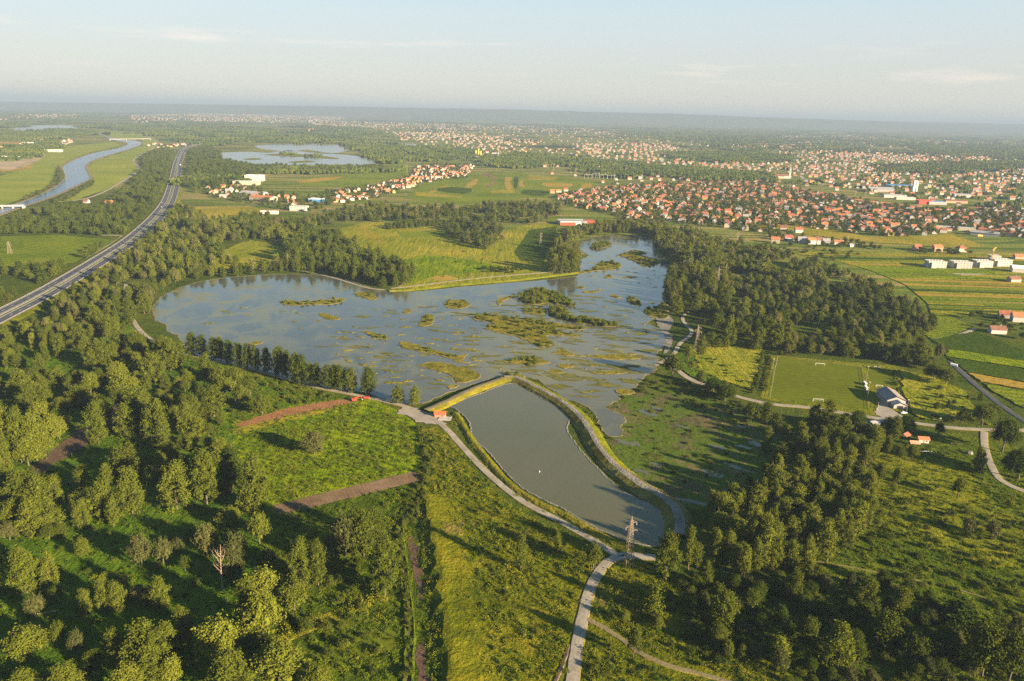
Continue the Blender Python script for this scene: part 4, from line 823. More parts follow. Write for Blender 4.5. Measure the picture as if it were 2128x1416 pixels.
# trees along the north shore
wood([(590,510),(640,492),(700,490),(740,520),(800,545),(872,580),(846,600),(800,600),(740,585),(640,564),(600,560)], 9.5, (10, 18), (6, 9), PB, (.15, .65), .72, 11)
wood([(440,570),(600,560),(700,575),(700,580),(600,566),(440,580)], 11, (11, 16), (6, 8), ['poplar'], (.3, .6), .8, 12)
wood([(480,470),(520,445),(600,468),(660,455),(720,440),(760,430),(860,438),(940,432),(1040,430),(1100,425),(1170,432),(1160,452),(1110,470),(1040,462),(980,478),(900,462),(840,462),(720,462),(660,474),(600,500),(500,492)], 12, (8, 16), (6.5, 10.5), ['broad', 'poplar', 'broad', 'willow'], (.1, .75), .62, 13, glade=.9)
wood([(930,474),(1000,462),(1040,474),(1046,500),(1010,520),(960,508),(930,492)], 10, (8, 14), (6, 10), ['broad', 'poplar', 'willow'], (.1, .55), .66, 14)
wood([(800,470),(915,462),(920,470),(806,478)], 7, (6, 9), (4, 5), ['column', 'poplar'], (.3, .6), .8, 15)
wood([(1000,560),(1050,556),(1090,562),(1060,570),(1000,566)], 8, (3, 5), (4, 6), ['broad'], (.0, .25), .9, 16)
# woods on both sides of the east arm of the lake
wood([(1140,572),(1142,545),(1152,520),(1176,492),(1220,478),(1300,468),(1390,478),(1400,498),(1360,492),(1318,485),(1255,487),(1216,494),(1192,502),(1200,522),(1208,538),(1200,556),(1190,570)], 9.5, (10, 18), (6, 9), PB + ['willow'], (.35, .85), .78, 17)
wood([(1360,492),(1440,488),(1500,520),(1510,600),(1480,650),(1440,650),(1420,610),(1400,640),(1386,640),(1384,600),(1405,560),(1400,545),(1368,530)], 10, (11, 20), (7, 11), PB + ['willow'], (.3, .85), .8, 18, clear=.4)
DW = [(1440,495),(1500,505),(1560,515),(1640,540),(1720,562),(1800,588),(1862,612),(1900,640),(1930,668),(1955,705),(1975,745),(1940,775),(1880,760),(1820,750),(1740,742),(1640,738),(1560,730),(1520,690),(1470,660),(1505,620),(1500,560)]
wood(DW, 9.5, (7, 15), (6, 10), ['broad', 'broad', 'poplar', 'willow'], (.05, 1.0), .84, 19, clear=.4, glade=1.05)
wood([(1440,660),(1520,690),(1570,730),(1520,722),(1470,705)], 12, (5, 9), (4, 6), ['poplar', 'broad', 'column'], (.3, .6), .5, 20, clear=.6)
wood([(1900,780),(1990,800),(2050,840),(2070,880),(1990,885),(1900,872)], 14, (3.5, 7), (4, 6.5), ['broad', 'poplar'], (.3, .65), .4, 21, clear=.6)
# west of the motorway
wood([(0,470),(60,440),(150,435),(240,432),(330,432),(318,452),(290,478),(250,490),(200,492),(120,486),(0,490),(-100,480)], 12, (10, 15), (8, 11), ['broad', 'poplar'], (.15, .5), .7, 22, glade=1.0)
wood([(-100,560),(0,562),(120,556),(170,530),(220,505),(240,505),(190,535),(120,582),(60,608),(0,640),(-100,690)], 11, (8, 13), (7, 10), ['broad', 'poplar'], (.15, .5), .7, 23, glade=1.0)
wood([(236,420),(262,400),(285,372),(296,350),(300,325),(345,308),(362,318),(358,345),(348,385),(320,425),(270,428)], 13, (11, 16), (8, 11), PB, (.2, .5), .75, 24, glade=1.0)
wood([(60,420),(112,394),(134,372),(126,352),(120,348),(116,372),(100,392),(50,414)], 8, (4, 8), (5, 8), ['broad', 'willow'], (.1, .5), .6, 33)
wood([(200,374),(182,384),(140,408),(100,424),(120,424),(150,412),(190,388)], 8, (4, 8), (5, 8), ['broad', 'willow'], (.1, .5), .6, 34)
wood([(384,392),(392,340),(396,314),(430,306),(458,318),(462,335),(520,346),(640,350),(800,350),(800,358),(640,360),(560,360),(500,372),(440,390)], 15, (11, 17), (9, 13), ['broad', 'poplar'], (.15, .5), .7, 25)
wood([(1596,735),(1640,732),(1660,738),(1600,742)], 6, (2, 4), (3, 4), ['broad'], (.2, .5), .9, 26)
# village and town gardens
TOWN = [(1150,408),(1290,388),(1440,381),(1560,374),(1660,396),(1760,412),(1850,428),(1950,436),(2170,436),(2170,500),(2060,492),(2000,478),(1940,488),(1860,494),(1740,484),(1640,468),(1580,486),(1490,474),(1400,464),(1300,458),(1240,440),(1180,428)]
VILL = [(395,395),(500,378),(560,400),(640,412),(700,395),(780,388),(850,370),(870,345),(985,343),(970,372),(880,380),(790,412),(700,432),(640,442),(560,432),(420,408)]
EAST = [(1620,330),(1760,318),(1960,330),(2170,350),(2170,440),(1960,430),(1860,405),(1740,390),(1640,365)]
MIDV = [(1420,312),(1600,322),(1640,345),(1560,372),(1440,378),(1300,372),(1240,330),(1180,300),(1380,298)]
wood(TOWN, 16, (5, 11), (5, 9), ['broad', 'poplar', 'conifer'], (.2, .8), .7, 27)
wood(VILL, 20, (6, 11), (6, 9), ['broad', 'poplar'], (.1, .6), .7, 28)
wood([(1590,478),(1640,486),(1740,500),(1810,510),(1830,520),(1740,516),(1600,500)], 14, (5, 9), (6, 9), ['broad', 'poplar'], (.15, .5), .55, 29)
wood([(1890,520),(2020,520),(2020,530),(1890,530)], 12, (5, 8), (6, 9), ['broad'], (.1, .4), .5, 30)
wood([(2010,660),(2128,655),(2170,720),(2080,700),(2040,690)], 14, (4, 8), (5, 8), ['broad', 'poplar'], (.1, .45), .55, 31)
wood([(1560,505),(1640,508),(1740,520),(1800,530),(1740,545),(1640,530)], 12, (3, 6), (4, 7), ['broad'], (.2, .5), .35, 32)

# shrubs: islets, meadow edges, pasture
SHRUBS = []
for g_, b_ in isl_g:
    if not b_: continue
    bb = bbox(g_); rr = random.Random(int(bb[0])); gap = {1: 7.0, 2: 5.2, 3: 4.6}[b_]; y = bb[2]
    while y < bb[3]:
        x = bb[0]
        while x < bb[1]:
            p = (x + rr.uniform(-2, 2), y + rr.uniform(-2, 2))
            if inside(p, g_) and rr.random() < {1: .45, 2: .36, 3: .85}[b_]: SHRUBS.append((p[0], p[1], rr.uniform(2.0, 3.6) * {1: .9, 2: 1.1, 3: 1.55}[b_], rr.uniform(3.2, 5.2) * {1: .9, 2: 1.1, 3: 1.3}[b_], 'shrub', rr.uniform(.5, .9)))
            x += gap
        y += gap
NISL = len(SHRUBS)
wood([(1800,1010),(1900,1030),(2020,1050),(2150,1100),(2180,1330),(2000,1260),(1860,1200),(1790,1150)], 7.5, (1.2, 3.4), (2.3, 5.0), ['shrub'], (.3, .85), .72, 41, SHRUBS)
wood([(1380,1215),(1560,1215),(1830,1200),(2150,1320),(2170,1430),(1500,1430),(1400,1330)], 6.5, (1.2, 3.6), (2.6, 5.5), ['shrub'], (.1, .7), .72, 42, SHRUBS)
wood([(0,700),(300,690),(440,770),(480,900),(540,1060),(560,1430),(-150,1430),(-150,720)], 11, (1.2, 3.5), (2.5, 5), ['shrub'], (.1, .6), .34, 43, SHRUBS)
wood([(450,765),(600,800),(720,826),(600,845),(500,876),(455,830)], 7, (1.5, 3.2), (3, 5.5), ['shrub'], (.4, .75), .5, 44, SHRUBS)
wood([(600,1180),(840,1080),(850,1416),(560,1416)], 7.5, (1.5, 3.4), (3, 5), ['shrub'], (.3, .75), .55, 45, SHRUBS)
wood([(840,1020),(850,1000),(886,960),(872,905),(896,900),(912,960),(890,1030),(860,1100),(842,1080)], 4.5, (1.4, 2.6), (2.4, 4), ['shrub'], (.3, .6), .85, 46, SHRUBS)
wood([(826,1110),(836,1062),(848,1062),(836,1110),(848,1220),(858,1300),(856,1420),(846,1420),(846,1300),(838,1220)], 2.6, (1.2, 2.6), (2, 3.4), ['shrub'], (.3, .6), .7, 461, SHRUBS, False)
wood([(888,1040),(896,1040),(912,1140),(926,1260),(946,1430),(930,1430),(912,1290),(900,1160)], 4.2, (1.0, 2.2), (1.8, 3.2), ['shrub'], (.3, .7), .5, 463, SHRUBS, False)
wood([(868,890),(884,890),(902,955),(888,1020),(868,1060),(846,1090),(838,1085),(866,1040),(884,960)], 3.0, (1.4, 2.8), (2.2, 3.6), ['shrub'], (.3, .6), .8, 462, SHRUBS)
wood([(900,1040),(1060,1050),(1230,1150),(1200,1416),(910,1416)], 9, (0.8, 2.0), (1.6, 3.2), ['shrub'], (.45, .85), .22, 47, SHRUBS)
wood([(1270,1200),(1400,1200),(1480,1320),(1600,1416),(1220,1416)], 8, (1.0, 2.6), (2.2, 4), ['shrub'], (.35, .7), .42, 48, SHRUBS)
wood([(1235,850),(1300,820),(1500,840),(1640,930),(1560,1040),(1400,1040),(1280,950)], 9, (.8, 1.8), (2.2, 4.5), ['shrub'], (.35, .7), .3, 49, SHRUBS)
wood([(1345,790),(1480,800),(1560,850),(1560,890),(1450,850),(1330,815)], 6, (1.2, 3), (3, 5), ['shrub'], (.2, .55), .55, 50, SHRUBS)
wood([(1110,796),(1190,832),(1240,870),(1260,905),(1232,880),(1180,836)], 5, (1.0, 2.0), (2, 3.6), ['shrub'], (.45, .75), .6, 51, SHRUBS, False)
wood([(1410,735),(1480,745),(1560,800),(1500,812),(1420,780)], 7, (1, 2.4), (2.4, 4), ['shrub'], (.3, .65), .4, 52, SHRUBS)
wood([(1890,780),(2000,820),(2050,880),(1900,872)], 8, (1, 2.4), (2.4, 4.5), ['shrub'], (.3, .65), .45, 53, SHRUBS)
wood([(500,900),(840,860),(868,975),(560,1040)], 10, (.5, 1.3), (1.6, 3.6), ['shrub'], (.35, .75), .45, 54, SHRUBS)
wood([(800,560),(900,530),(1040,500),(1100,470),(1140,545),(1060,575),(880,595)], 22, (.8, 2), (2, 5), ['shrub'], (.1, .5), .14, 55, SHRUBS)
wood([(1580,812),(1598,742),(1606,744),(1590,822)], 3.2, (1.6, 2.6), (2.2, 3.2), ['shrub'], (.3, .55), .95, 56, SHRUBS, False)
wood([(1562,822),(1584,732),(1590,732),(1570,824)], 3.2, (2.0, 3.2), (2.4, 3.4), ['shrub'], (.45, .7), .95, 57, SHRUBS, False)
wood([(1852,770),(1860,770),(1884,856),(1874,856)], 3.6, (1.2, 2.4), (1.8, 3.0), ['shrub'], (.25, .55), .8, 58, SHRUBS, False)

# ------------------------------------------------------------------ labels: what it looks like + where it stands
LM = [('the bare dead tree', (462, 1222)), ('the lattice mast at the junction', (1306, 1178)), ('the red roofed hut by the pond', (915, 868)), ('the red digger', (738, 832)), ('the brown ploughed strip', (720, 1030)),
      ('the dry maize strip', (680, 1292)), ('the round willow in the bright meadow', (652, 944)), ('the clay strip', (600, 866)), ('the brown clearing', (170, 910)), ('the football goals', (1702, 836)), ('the clubhouse', (1850, 836)),
      ('the picnic shelters', (1905, 912)), ('the eastern lane fork', (2045, 900)), ('the lakeside track bend', (310, 704)), ('the lake west tip', (325, 650)), ('the mudflat', (1400, 900)), ('the lane beside the mudflat', (1530, 826)),
      ('the east shore path', (1428, 690)), ('the sandy path fork', (1225, 1290)), ('the stony dyke end', (1405, 1090)), ('the north shore path', (900, 590)), ('the training pitch', (1835, 785)), ('the ditch head', (872, 985)),
      ('the trodden pasture path', (1860, 1198)), ('the bend of the dyke', (1222, 895)), ('the wooded islet', (1140, 620)), ('the bushy narrows', (1250, 555)), ('the mast on the east shore', (1446, 727)), ('the fallen pale trunk', (95, 1276)), ('the shaded mown plot', (700, 1370)), ('the motorway', (100, 640)),
      ('the diagonal lane', (2040, 810))]
LMG = [(n, G(*p)) for n, p in LM]
HLM = [('the red walled hall', (1193, 462)), ('the white apartment blocks', (2000, 560)), ('the yard with yellow trucks', (2035, 490)), ('the lake\'s north end', (1340, 488)), ('the white church', (1632, 368)), ('the silo towers', (1901, 393)), ('the red and blue store', (1925, 424)), ('the wide straw strip', (1058, 380)),
       ('the orange roofed factory hall', (545, 415)), ('the yellow block', (862, 374)), ('the dry town meadow', (1820, 500)), ('the town\'s west end', (1160, 400)), ('the blue and white hall', (655, 416)), ('the substation', (1250, 366)), ('the farm by the field lane', (2071, 690))]
HLMG = [(n, G(*p)) for n, p in HLM]
ORD = ['', 'second ', 'third ', 'fourth ', 'fifth ', 'sixth ', 'seventh ', 'eighth ', 'ninth ', 'tenth ', 'eleventh ', 'twelfth ', 'thirteenth ', 'fourteenth ', 'fifteenth ', 'sixteenth ', 'seventeenth ', 'eighteenth ', 'nineteenth ', 'twentieth ']
ORD += [t + o for t in ('twenty-', 'thirty-') for o in ('first ', 'second ', 'third ', 'fourth ', 'fifth ', 'sixth ', 'seventh ', 'eighth ', 'ninth ')]
def unique_labels(items, lms):
    """items: (object, look phrase, x, y): the look, then its rank among its like round the nearest landmark"""
    g = {}
    for o, cl, x, y in items:
        d, nm = min(((x - q.x) ** 2 + (y - q.y) ** 2, n) for n, q in lms); g.setdefault((cl, nm), []).append((d, o))
    for (cl, nm), l in g.items():
        l.sort(key=lambda t: t[0])
        for k, (d, o) in enumerate(l):
            o['label'] = '%s, %sclosest to %s' % (cl, ORD[min(k, len(ORD) - 1)], nm)
def tone_word(t): return 'dark green' if t < .33 else 'olive green' if t < .62 else 'bright green' if t < .8 else 'yellow green'
KN = {'poplar': 'poplar', 'column': 'slim poplar', 'willow': 'round grey willow', 'broad': 'broad leafy tree', 'conifer': 'conical fir'}
ON = {'poplar': 'poplar_tree', 'column': 'slim_poplar_tree', 'willow': 'willow_tree', 'broad': 'leafy_tree', 'conifer': 'fir_tree'}

def view_size(t):
    if (t[1] < 150): return 0
    a = PX((t[0], t[1], t[2] * .5)); s = FPX / dist(t)
    if a[0] < -10 or a[0] > 2138 or a[1] > 1425: return 0
    return t[2] * t[3] * s * s
order = sorted(range(len(TREES)), key=lambda i: -view_size(TREES[i]) * (1.6 if i < NHAND else 1))
single = set(order[:300]); labs = []; used = {}
for i in order[:300]:
    x, y, h, w, k, tn = TREES[i]; H0, W0 = KIND[k]; root = empty(ON[k], (x, y, 0), R.uniform(0, 6.28)); root.scale = (w / W0, w / W0, h / H0)
    root['category'] = 'tree'; root['group'] = 'trees of the near woods and shores'
    v = R.randrange(len(CROWN[k])); c = link('crown', CROWN[k][v], (), root); c['tint'] = float(tn); link('trunk', TRUNK[k], (), root)
    labs.append((root, '%s %s %s' % ('tall' if h > 17 else 'middling' if h > 10 else 'small', tone_word(tn), KN[k]), x, y))
unique_labels(labs, LMG)
VAR = {k: [i for i, (kk, _) in enumerate(MASS) if kk == k] for k in KIND}
def row_of(t):
    x, y, h, w, k, tn = t; H0, W0 = KIND[k]; return (x, y, 0, w / W0 * R.uniform(.92, 1.08), w / W0 * R.uniform(.92, 1.08), h / H0, R.uniform(0, 6.28), R.choice(VAR[k]), tn)
near, mid = [], []
for i, t in enumerate(TREES):
    if i in single: continue
    (near if dist(t) < 1000 else mid).append(row_of(t))
so_ = sorted(range(len(SHRUBS)), key=lambda i: -view_size(SHRUBS[i]) * (1.6 if i < NISL else 1)); labs = []
for i in so_[:220]:
    x, y, h, w, k, tn = SHRUBS[i]; H0, W0 = KIND[k]; root = empty('shrub', (x, y, 0.2), R.uniform(0, 6.28)); root.scale = (w / W0, w / W0, h / H0)
    root['category'] = 'shrub'; root['group'] = 'shrubs of the pasture, thickets and islets'
    c = link('foliage', R.choice(CROWN[k]), (), root); c['tint'] = float(tn); link('stem', TRUNK[k], (), root)
    labs.append((root, '%s %s shrub' % ('large' if h > 3.2 else 'low', tone_word(tn)), x, y))
unique_labels(labs, LMG)
for i in so_[220:]: near.append(row_of(SHRUBS[i]))
scatter('woodland', 'near_forms', near, 'the many further trees and bushes of the lakeside woods', 'woodland')
scatter('distant_woodland', 'mid_forms', mid, 'dense mass of trees beyond the lake and in the town', 'woodland')

# far belts of woodland and hedges, to the hills
FW = [([(0,262),(50,256),(70,266),(170,271),(210,276),(150,286),(60,292),(0,300)], 260, 1), ([(150,262),(300,256),(430,254),(560,268),(720,284),(850,298),(830,316),(770,322),(720,302),(620,299),(520,297),(440,304),(390,300),(340,288),(280,274)], 480, 1),
      ([(730,302),(860,306),(980,312),(1000,328),(880,336),(810,342),(770,325)], 300, 1), ([(1005,328),(1060,320),(1150,324),(1165,344),(1080,350),(1010,346)], 420, 1), ([(1330,346),(1420,350),(1600,364),(1590,378),(1440,374),(1340,364)], 380, 1),
      ([(1390,318),(1500,316),(1640,325),(1640,338),(1520,340),(1400,332)], 380, 1), ([(1820,346),(1960,338),(2140,336),(2140,352),(1980,362),(1840,360)], 300, 1), ([(1900,300),(2140,312),(2140,326),(1920,318)], 260, 1),
      ([(0,236),(500,232),(1000,240),(1400,258),(1800,276),(2140,290),(2140,304),(1700,292),(1300,278),(900,258),(500,246),(0,250)], 420, 0), ([(1300,272),(1700,288),(2140,304),(2140,312),(1800,304),(1420,296),(1300,286)], 380, 0), ([(640,262),(760,266),(820,286),(700,280)], 160, 1),
      ([(550,323),(600,320),(650,323),(700,329),(650,327),(600,324)], 10, 3), ([(380,385),(420,378),(500,378),(480,372),(400,372)], 60, 1), ([(560,355),(700,350),(830,350),(820,358),(640,362),(560,362)], 200, 1), ([(1450,296),(1750,306),(2140,326),(2140,334),(1800,318),(1500,312)], 220, 0),
      ([(0,250),(400,246),(900,258),(1300,282),(1700,300),(2140,330),(2140,440),(1960,430),(1700,386),(1400,372),(1240,350),(900,345),(800,300),(500,270),(0,290)], 400, 2), ([(0,300),(110,296),(120,304),(60,330),(0,336)], 150, 1), ([(1180,330),(1330,340),(1330,372),(1240,370),(1180,350)], 160, 1)]
rows = []; rr = random.Random(77)
FAR_B = [(bbox(p), p) for p in far_g + [river_g]]
for px_, n, mode in FW:
    b = min(p[0] for p in px_), max(p[0] for p in px_), min(p[1] for p in px_), max(p[1] for p in px_); k = 0; tries = 0
    while k < n and tries < n * 20:
        tries += 1; q = (rr.uniform(b[0], b[1]), rr.uniform(b[2], b[3]))
        if not inside(q, px_): continue
        p = G(*q)
        if p.y < 0 or p.y > 14200: continue
        if mode != 3 and any(bb[0] - 20 < p.x < bb[1] + 20 and bb[2] - 20 < p.y < bb[3] + 20 and inside((p.x, p.y), g) for bb, g in FAR_B): continue
        D = dist(p); s = max(.9, min(2.6, D / 4200)); v = rr.choice([0, 1, 1, 2] if mode == 1 else [0, 1, 2] if mode == 0 else [3] if mode == 3 else [2, 3, 3])
        rows.append((p.x, p.y, -.5, s * rr.uniform(.7, 1.4), s * rr.uniform(.7, 1.3), rr.uniform(.7, 1.15), rr.uniform(-.5, .5) + (0 if rr.random() < .7 else 1.3), v, rr.uniform(.05, .6))); k += 1
scatter('far_woodland', 'groves', rows, 'far dark woods and hedgerows fading into haze', 'woodland')

# weeds and tall grass of the near meadows
rows = []
def weeds(px, per100, hz, tones, seed, mask=True):
    rr = random.Random(seed); poly = [G(*p) for p in px]; b = bbox(poly); area = (b[1] - b[0]) * (b[3] - b[2]); n = int(area / 100 * per100)
    for _ in range(n):
        x, y = rr.uniform(b[0], b[1]), rr.uniform(b[2], b[3])
        if y < 170 or not inside((x, y), poly) or (mask and blocked(x, y)): continue
        cl = math.sin(x * .11 + 2 * math.sin(y * .07)) * math.sin(y * .13 + x * .03)
        if rr.random() > .55 + .45 * cl: continue
        s = rr.uniform(.6, 1.35); rows.append((x, y, 0, s, s, s * rr.uniform(*hz), rr.uniform(0, 6.28), rr.randrange(3), min(1, max(0, rr.uniform(*tones) + .15 * cl))))
weeds([(-150,1430),(-150,720),(60,690),(200,650),(330,720),(470,780),(480,860),(500,960),(560,1070),(560,1430)], 9, (.6, 1.3), (.1, .6), 61)
weeds([(455,760),(720,826),(850,875),(880,960),(868,978),(560,1050),(500,960),(480,850)], 30, (.3, .8), (.3, .75), 62)
weeds([(870,900),(930,900),(1060,1050),(1240,1155),(1195,1416),(900,1416),(905,1120),(880,1000)], 34, (.5, 1.1), (.25, .95), 63)
weeds([(560,1075),(870,1005),(880,1060),(850,1120),(860,1416),(560,1416)], 22, (.5, 1.2), (.2, .7), 64)
weeds([(1240,1200),(1360,1165),(1500,1240),(1700,1430),(1195,1430)], 30, (.5, 1.1), (.2, .95), 65)
weeds([(1680,1190),(1820,1010),(1830,920),(1990,930),(2150,960),(2190,1430),(1700,1430)], 14, (.5, 1.2), (.2, .75), 66)
weeds([(1380,1210),(1700,1190),(1720,1430),(1500,1430)], 12, (.5, 1.2), (.1, .55), 67)
weeds([(1470,700),(1582,728),(1560,815),(1420,780)], 6, (.4, 1.0), (.4, .9), 68)
weeds([(1231,853),(1300,815),(1420,815),(1590,880),(1640,940),(1500,1050),(1370,1030),(1270,950)], 6, (.25, .6), (.25, .8), 69)
weeds([(1862,775),(2010,820),(2060,885),(1890,872)], 6, (.5, 1.1), (.25, .8), 70)
weeds([(930,850),(962,896),(1018,968),(1110,1052),(1230,1112),(1340,1150),(1340,1160),(1230,1125),(1105,1062),(1010,980),(955,900),(920,862)], 26, (.25, .6), (.4, .95), 71, False)
weeds([(1055,782),(1112,798),(1190,838),(1240,880),(1262,925),(1290,975),(1280,985),(1240,935),(1200,880),(1150,842),(1075,800)], 24, (.3, .8), (.4, .9), 72, False)
weeds([(885,858),(930,836),(985,810),(1030,794),(1052,786),(1052,792),(985,818),(930,846)], 22, (.25, .6), (.5, .98), 73, False)
weeds([(545,1338),(640,1290),(790,1236),(806,1248),(650,1312),(560,1352)], 60, (.8, 1.5), (.7, 1.0), 74)
weeds([(872,1030),(892,1030),(908,1120),(925,1230),(935,1320),(950,1430),(890,1430),(888,1300),(880,1180)], 60, (.5, 1.3), (.3, .9), 75, False)
scatter('undergrowth', 'weeds', rows, 'tall weeds and grass tufts of the near meadows', 'weeds')

# ------------------------------------------------------------------ houses
def house_meshes(l, w, h, pitch, hip=False):
    rh = w / 2 * pitch; ov = .55; x, y = l / 2, w / 2
    wall = MB(); wall.add([(-x, -y, 0), (x, -y, 0), (x, y, 0), (-x, y, 0), (-x, -y, h), (x, -y, h), (x, y, h), (-x, y, h)], [(0, 1, 5, 4), (1, 2, 6, 5), (2, 3, 7, 6), (3, 0, 4, 7)])
    if not hip: wall.add([(-x, -y, h), (-x, y, h), (-x, 0, h + rh)], [(0, 2, 1)]); wall.add([(x, -y, h), (x, y, h), (x, 0, h + rh)], [(0, 1, 2)])
    e = h - ov * pitch + .12; X, Y = x + ov, y + ov; rx = X if not hip else max(.6, x - y * .8); z = h + rh + .12; t = .22
    roof = MB()
    top = [(-X, -Y, e), (X, -Y, e), (X, Y, e), (-X, Y, e), (-rx, 0, z), (rx, 0, z)]
    roof.add(top, [(0, 1, 5, 4), (2, 3, 4, 5), (0, 4, 3), (1, 2, 5)] if hip else [(0, 1, 5, 4), (2, 3, 4, 5)])
    roof.add([(a, b, c - t) for a, b, c in top], [(4, 5, 1, 0), (5, 4, 3, 2)])
    roof.add([(-X, -Y, e), (X, -Y, e), (X, -Y, e - t), (-X, -Y, e - t)], [(0, 3, 2, 1)]); roof.add([(-X, Y, e), (X, Y, e), (X, Y, e - t), (-X, Y, e - t)], [(0, 1, 2, 3)])
    return wall, roof, (l * .2, w * .12, h + rh * .55, h + rh + .9)
SHAPES = [(10, 8.5, 5.6, .78, 0), (12, 9, 6.2, .70, 0), (9, 8, 3.4, .85, 0), (13, 8, 4.0, .65, 0), (11, 10, 5.6, .60, 1), (8, 6, 2.8, .6, 0)]
HM = []
for l, w, h, p, hip in SHAPES:
    a, b, ch = house_meshes(l, w, h, p, hip); HM.append((a, b, a.mesh('wall'), b.mesh('roof'), MB().box(ch[0], ch[0] + .8, ch[1], ch[1] + .8, ch[2], ch[3]).mesh('chimney')))
    HM[-1][4].materials.append(WALLS['grey'])
WN, RN = list(WALLS), list(ROOFS)
def mat_on(o, m):
    if not o.data.materials: o.data.materials.append(None)
    o.material_slots[0].link = 'OBJECT'; o.material_slots[0].material = m
HOUSES = []                                      # x, y, rz, scale, shape, wall, roof
def pickw(rr): return rr.choices(WN, [.42, .28, .08, .12, .10])[0]
def pickr(rr): return rr.choices(RN, [.46, .24, .17, .13])[0]
for s in """1611 505 o c 1|1638 501 r w 1|1666 505 g w 1|1685 507 o w 1|1703 507 b w 1|1716 508 g g 0|1742 508 o w 3|1769 513 g w 5|1628 480 b c 1|1659 484 r w 1|1905 521 r s 0|1947 522 o s 1|1996 523 r c 4|2117 538 o s 3|2106 586 b c 3|2090 660 r c 3|2113 668 o w 0|2071 692 b w 3|228 424 o s 3|180 422 b w 2|1160 400 o c 3|1176 398 r w 0|1148 402 o s 0|1210 466 b w 5""".split('|'):
    f = s.split(); p = G(float(f[0]), float(f[1])); HOUSES.append((p.x, p.y, R.uniform(-.3, .3), 1.12, int(f[4]), {'w': 'white', 'c': 'cream', 's': 'salmon', 'g': 'grey', 'y': 'yellow'}[f[3]], {'o': 'orange', 'r': 'red', 'b': 'brown', 'g': 'grey'}[f[2]]))
NHH = len(HOUSES)
BIGB = [(1193,462,48),(1215,459,20),(1632,368,30),(1618,370,30),(1835,396,70),(1872,390,70),(1901,393,25),(1862,411,60),(1925,424,50),(1985,420,60),(1985,476,50),(2060,488,50),(2035,490,30),(515,380,70),(540,416,70),(655,416,40),(622,436,40),(862,374,30)]
BIGG = [(G(a, b), c) for a, b, c in BIGB]
def estate(px, gx, gy, ang, keep, seed, far=False):
    rr = random.Random(seed); poly = [G(*p) for p in px]; b = bbox(poly); c, s = math.cos(ang), math.sin(ang); cx, cy = (b[0] + b[1]) / 2, (b[2] + b[3]) / 2; ext = math.hypot(b[1] - b[0], b[3] - b[2]) / 2
    v = -ext
    while v < ext:
        u = -ext
        while u < ext:
            uu, vv = u + rr.uniform(-.3, .3) * gx, v + rr.uniform(-.22, .22) * gy; x, y = cx + c * uu - s * vv, cy + s * uu + c * vv
            if rr.random() < keep and inside((x, y), poly) and not blocked(x, y) and all((x - q.x) ** 2 + (y - q.y) ** 2 > (r * .75) ** 2 for q, r in BIGG):
                HOUSES.append((x, y, ang + rr.choice([0, math.pi / 2]) + rr.uniform(-.15, .15), rr.uniform(.85, 1.12), rr.choices(range(6), [3, 3, 2, 1.2, 1.5, 1])[0], pickw(rr), pickr(rr)))
            u += gx
        v += gy
estate(TOWN, 21, 29, -.28, .74, 81)
estate([(400,398),(500,382),(555,404),(640,416),(640,432),(560,424),(425,406)], 26, 34, .1, .55, 82); estate([(690,402),(760,390),(850,372),(868,348),(984,345),(968,368),(880,382),(790,412),(700,426)], 19, 26, .35, .58, 83)
estate(EAST, 30, 46, -.2, .4, 84); estate(MIDV, 30, 42, -.15, .30, 85)
estate([(820,276),(900,275),(1050,286),(1140,296),(1070,310),(940,302),(830,292)], 34, 60, -.1, .28, 86); estate([(640,250),(760,254),(1000,260),(1280,270),(1270,280),(1000,272),(640,262)], 45, 95, -.1, .24, 87)
estate([(270,240),(420,236),(700,236),(720,250),(560,256),(400,252),(280,256)], 50, 110, 0, .26, 88); estate([(1600,282),(1760,282),(2140,302),(2140,316),(1900,308),(1640,298)], 60, 110, -.1, .42, 89)
estate([(1620,300),(1900,312),(2140,326),(2140,345),(1800,330),(1620,326)], 46, 80, -.1, .6, 90); estate([(0,305),(60,294),(150,291),(155,298),(80,308),(0,330)], 45, 60, .2, .4, 91)
estate([(300,298),(390,300),(385,308),(318,310)], 40, 50, 0, .45, 92); estate([(0,240),(160,236),(160,246),(0,250)], 80, 120, 0, .5, 93); estate([(1480,300),(1560,300),(1620,308),(1560,312)], 40, 60, 0, .6, 94)
estate([(1400,336),(1700,345),(2140,362),(2140,432),(1700,394),(1430,372)], 36, 60, -.2, .30, 95); estate([(880,300),(1300,312),(1250,334),(960,318)], 40, 70, -.1, .30, 96); estate([(640,262),(1300,282),(1700,298),(1700,310),(1200,298),(640,272)], 70, 150, -.1, .26, 97); estate([(1100,340),(1330,350),(1400,372),(1290,386),(1150,366)], 44, 60, -.1, .22, 98)
def hsize(t):
    a = PX((t[0], t[1], 3)); s = FPX / dist(t); return 0 if a[0] < 0 or a[0] > 2128 else s * s * SHAPES[t[4]][0] * SHAPES[t[4]][2]
ho = sorted(range(len(HOUSES)), key=lambda i: -hsize(HOUSES[i]) * (3 if i < NHH else 1)); labs = []
for i in ho[:300]:
    x, y, rz, sc, sh, wc, rc = HOUSES[i]; root = empty('house', (x, y, 0), rz); root.scale = (sc, sc, sc); root['category'] = 'house'; root['group'] = 'houses of the town and villages'
    _, _, wm_, rm_, cm_ = HM[sh]
    o = link('wall', wm_, (), root); mat_on(o, WALLS[wc]); o = link('roof', rm_, (), root); mat_on(o, ROOFS[rc])
    if sh != 5: link('chimney', cm_, (), o)
    labs.append((root, '%s %s house with %s roof' % ('long' if sh == 3 else 'hip roofed' if sh == 4 else 'two storey' if sh < 2 else 'low', wc, rc), x, y))
unique_labels(labs, HLMG)
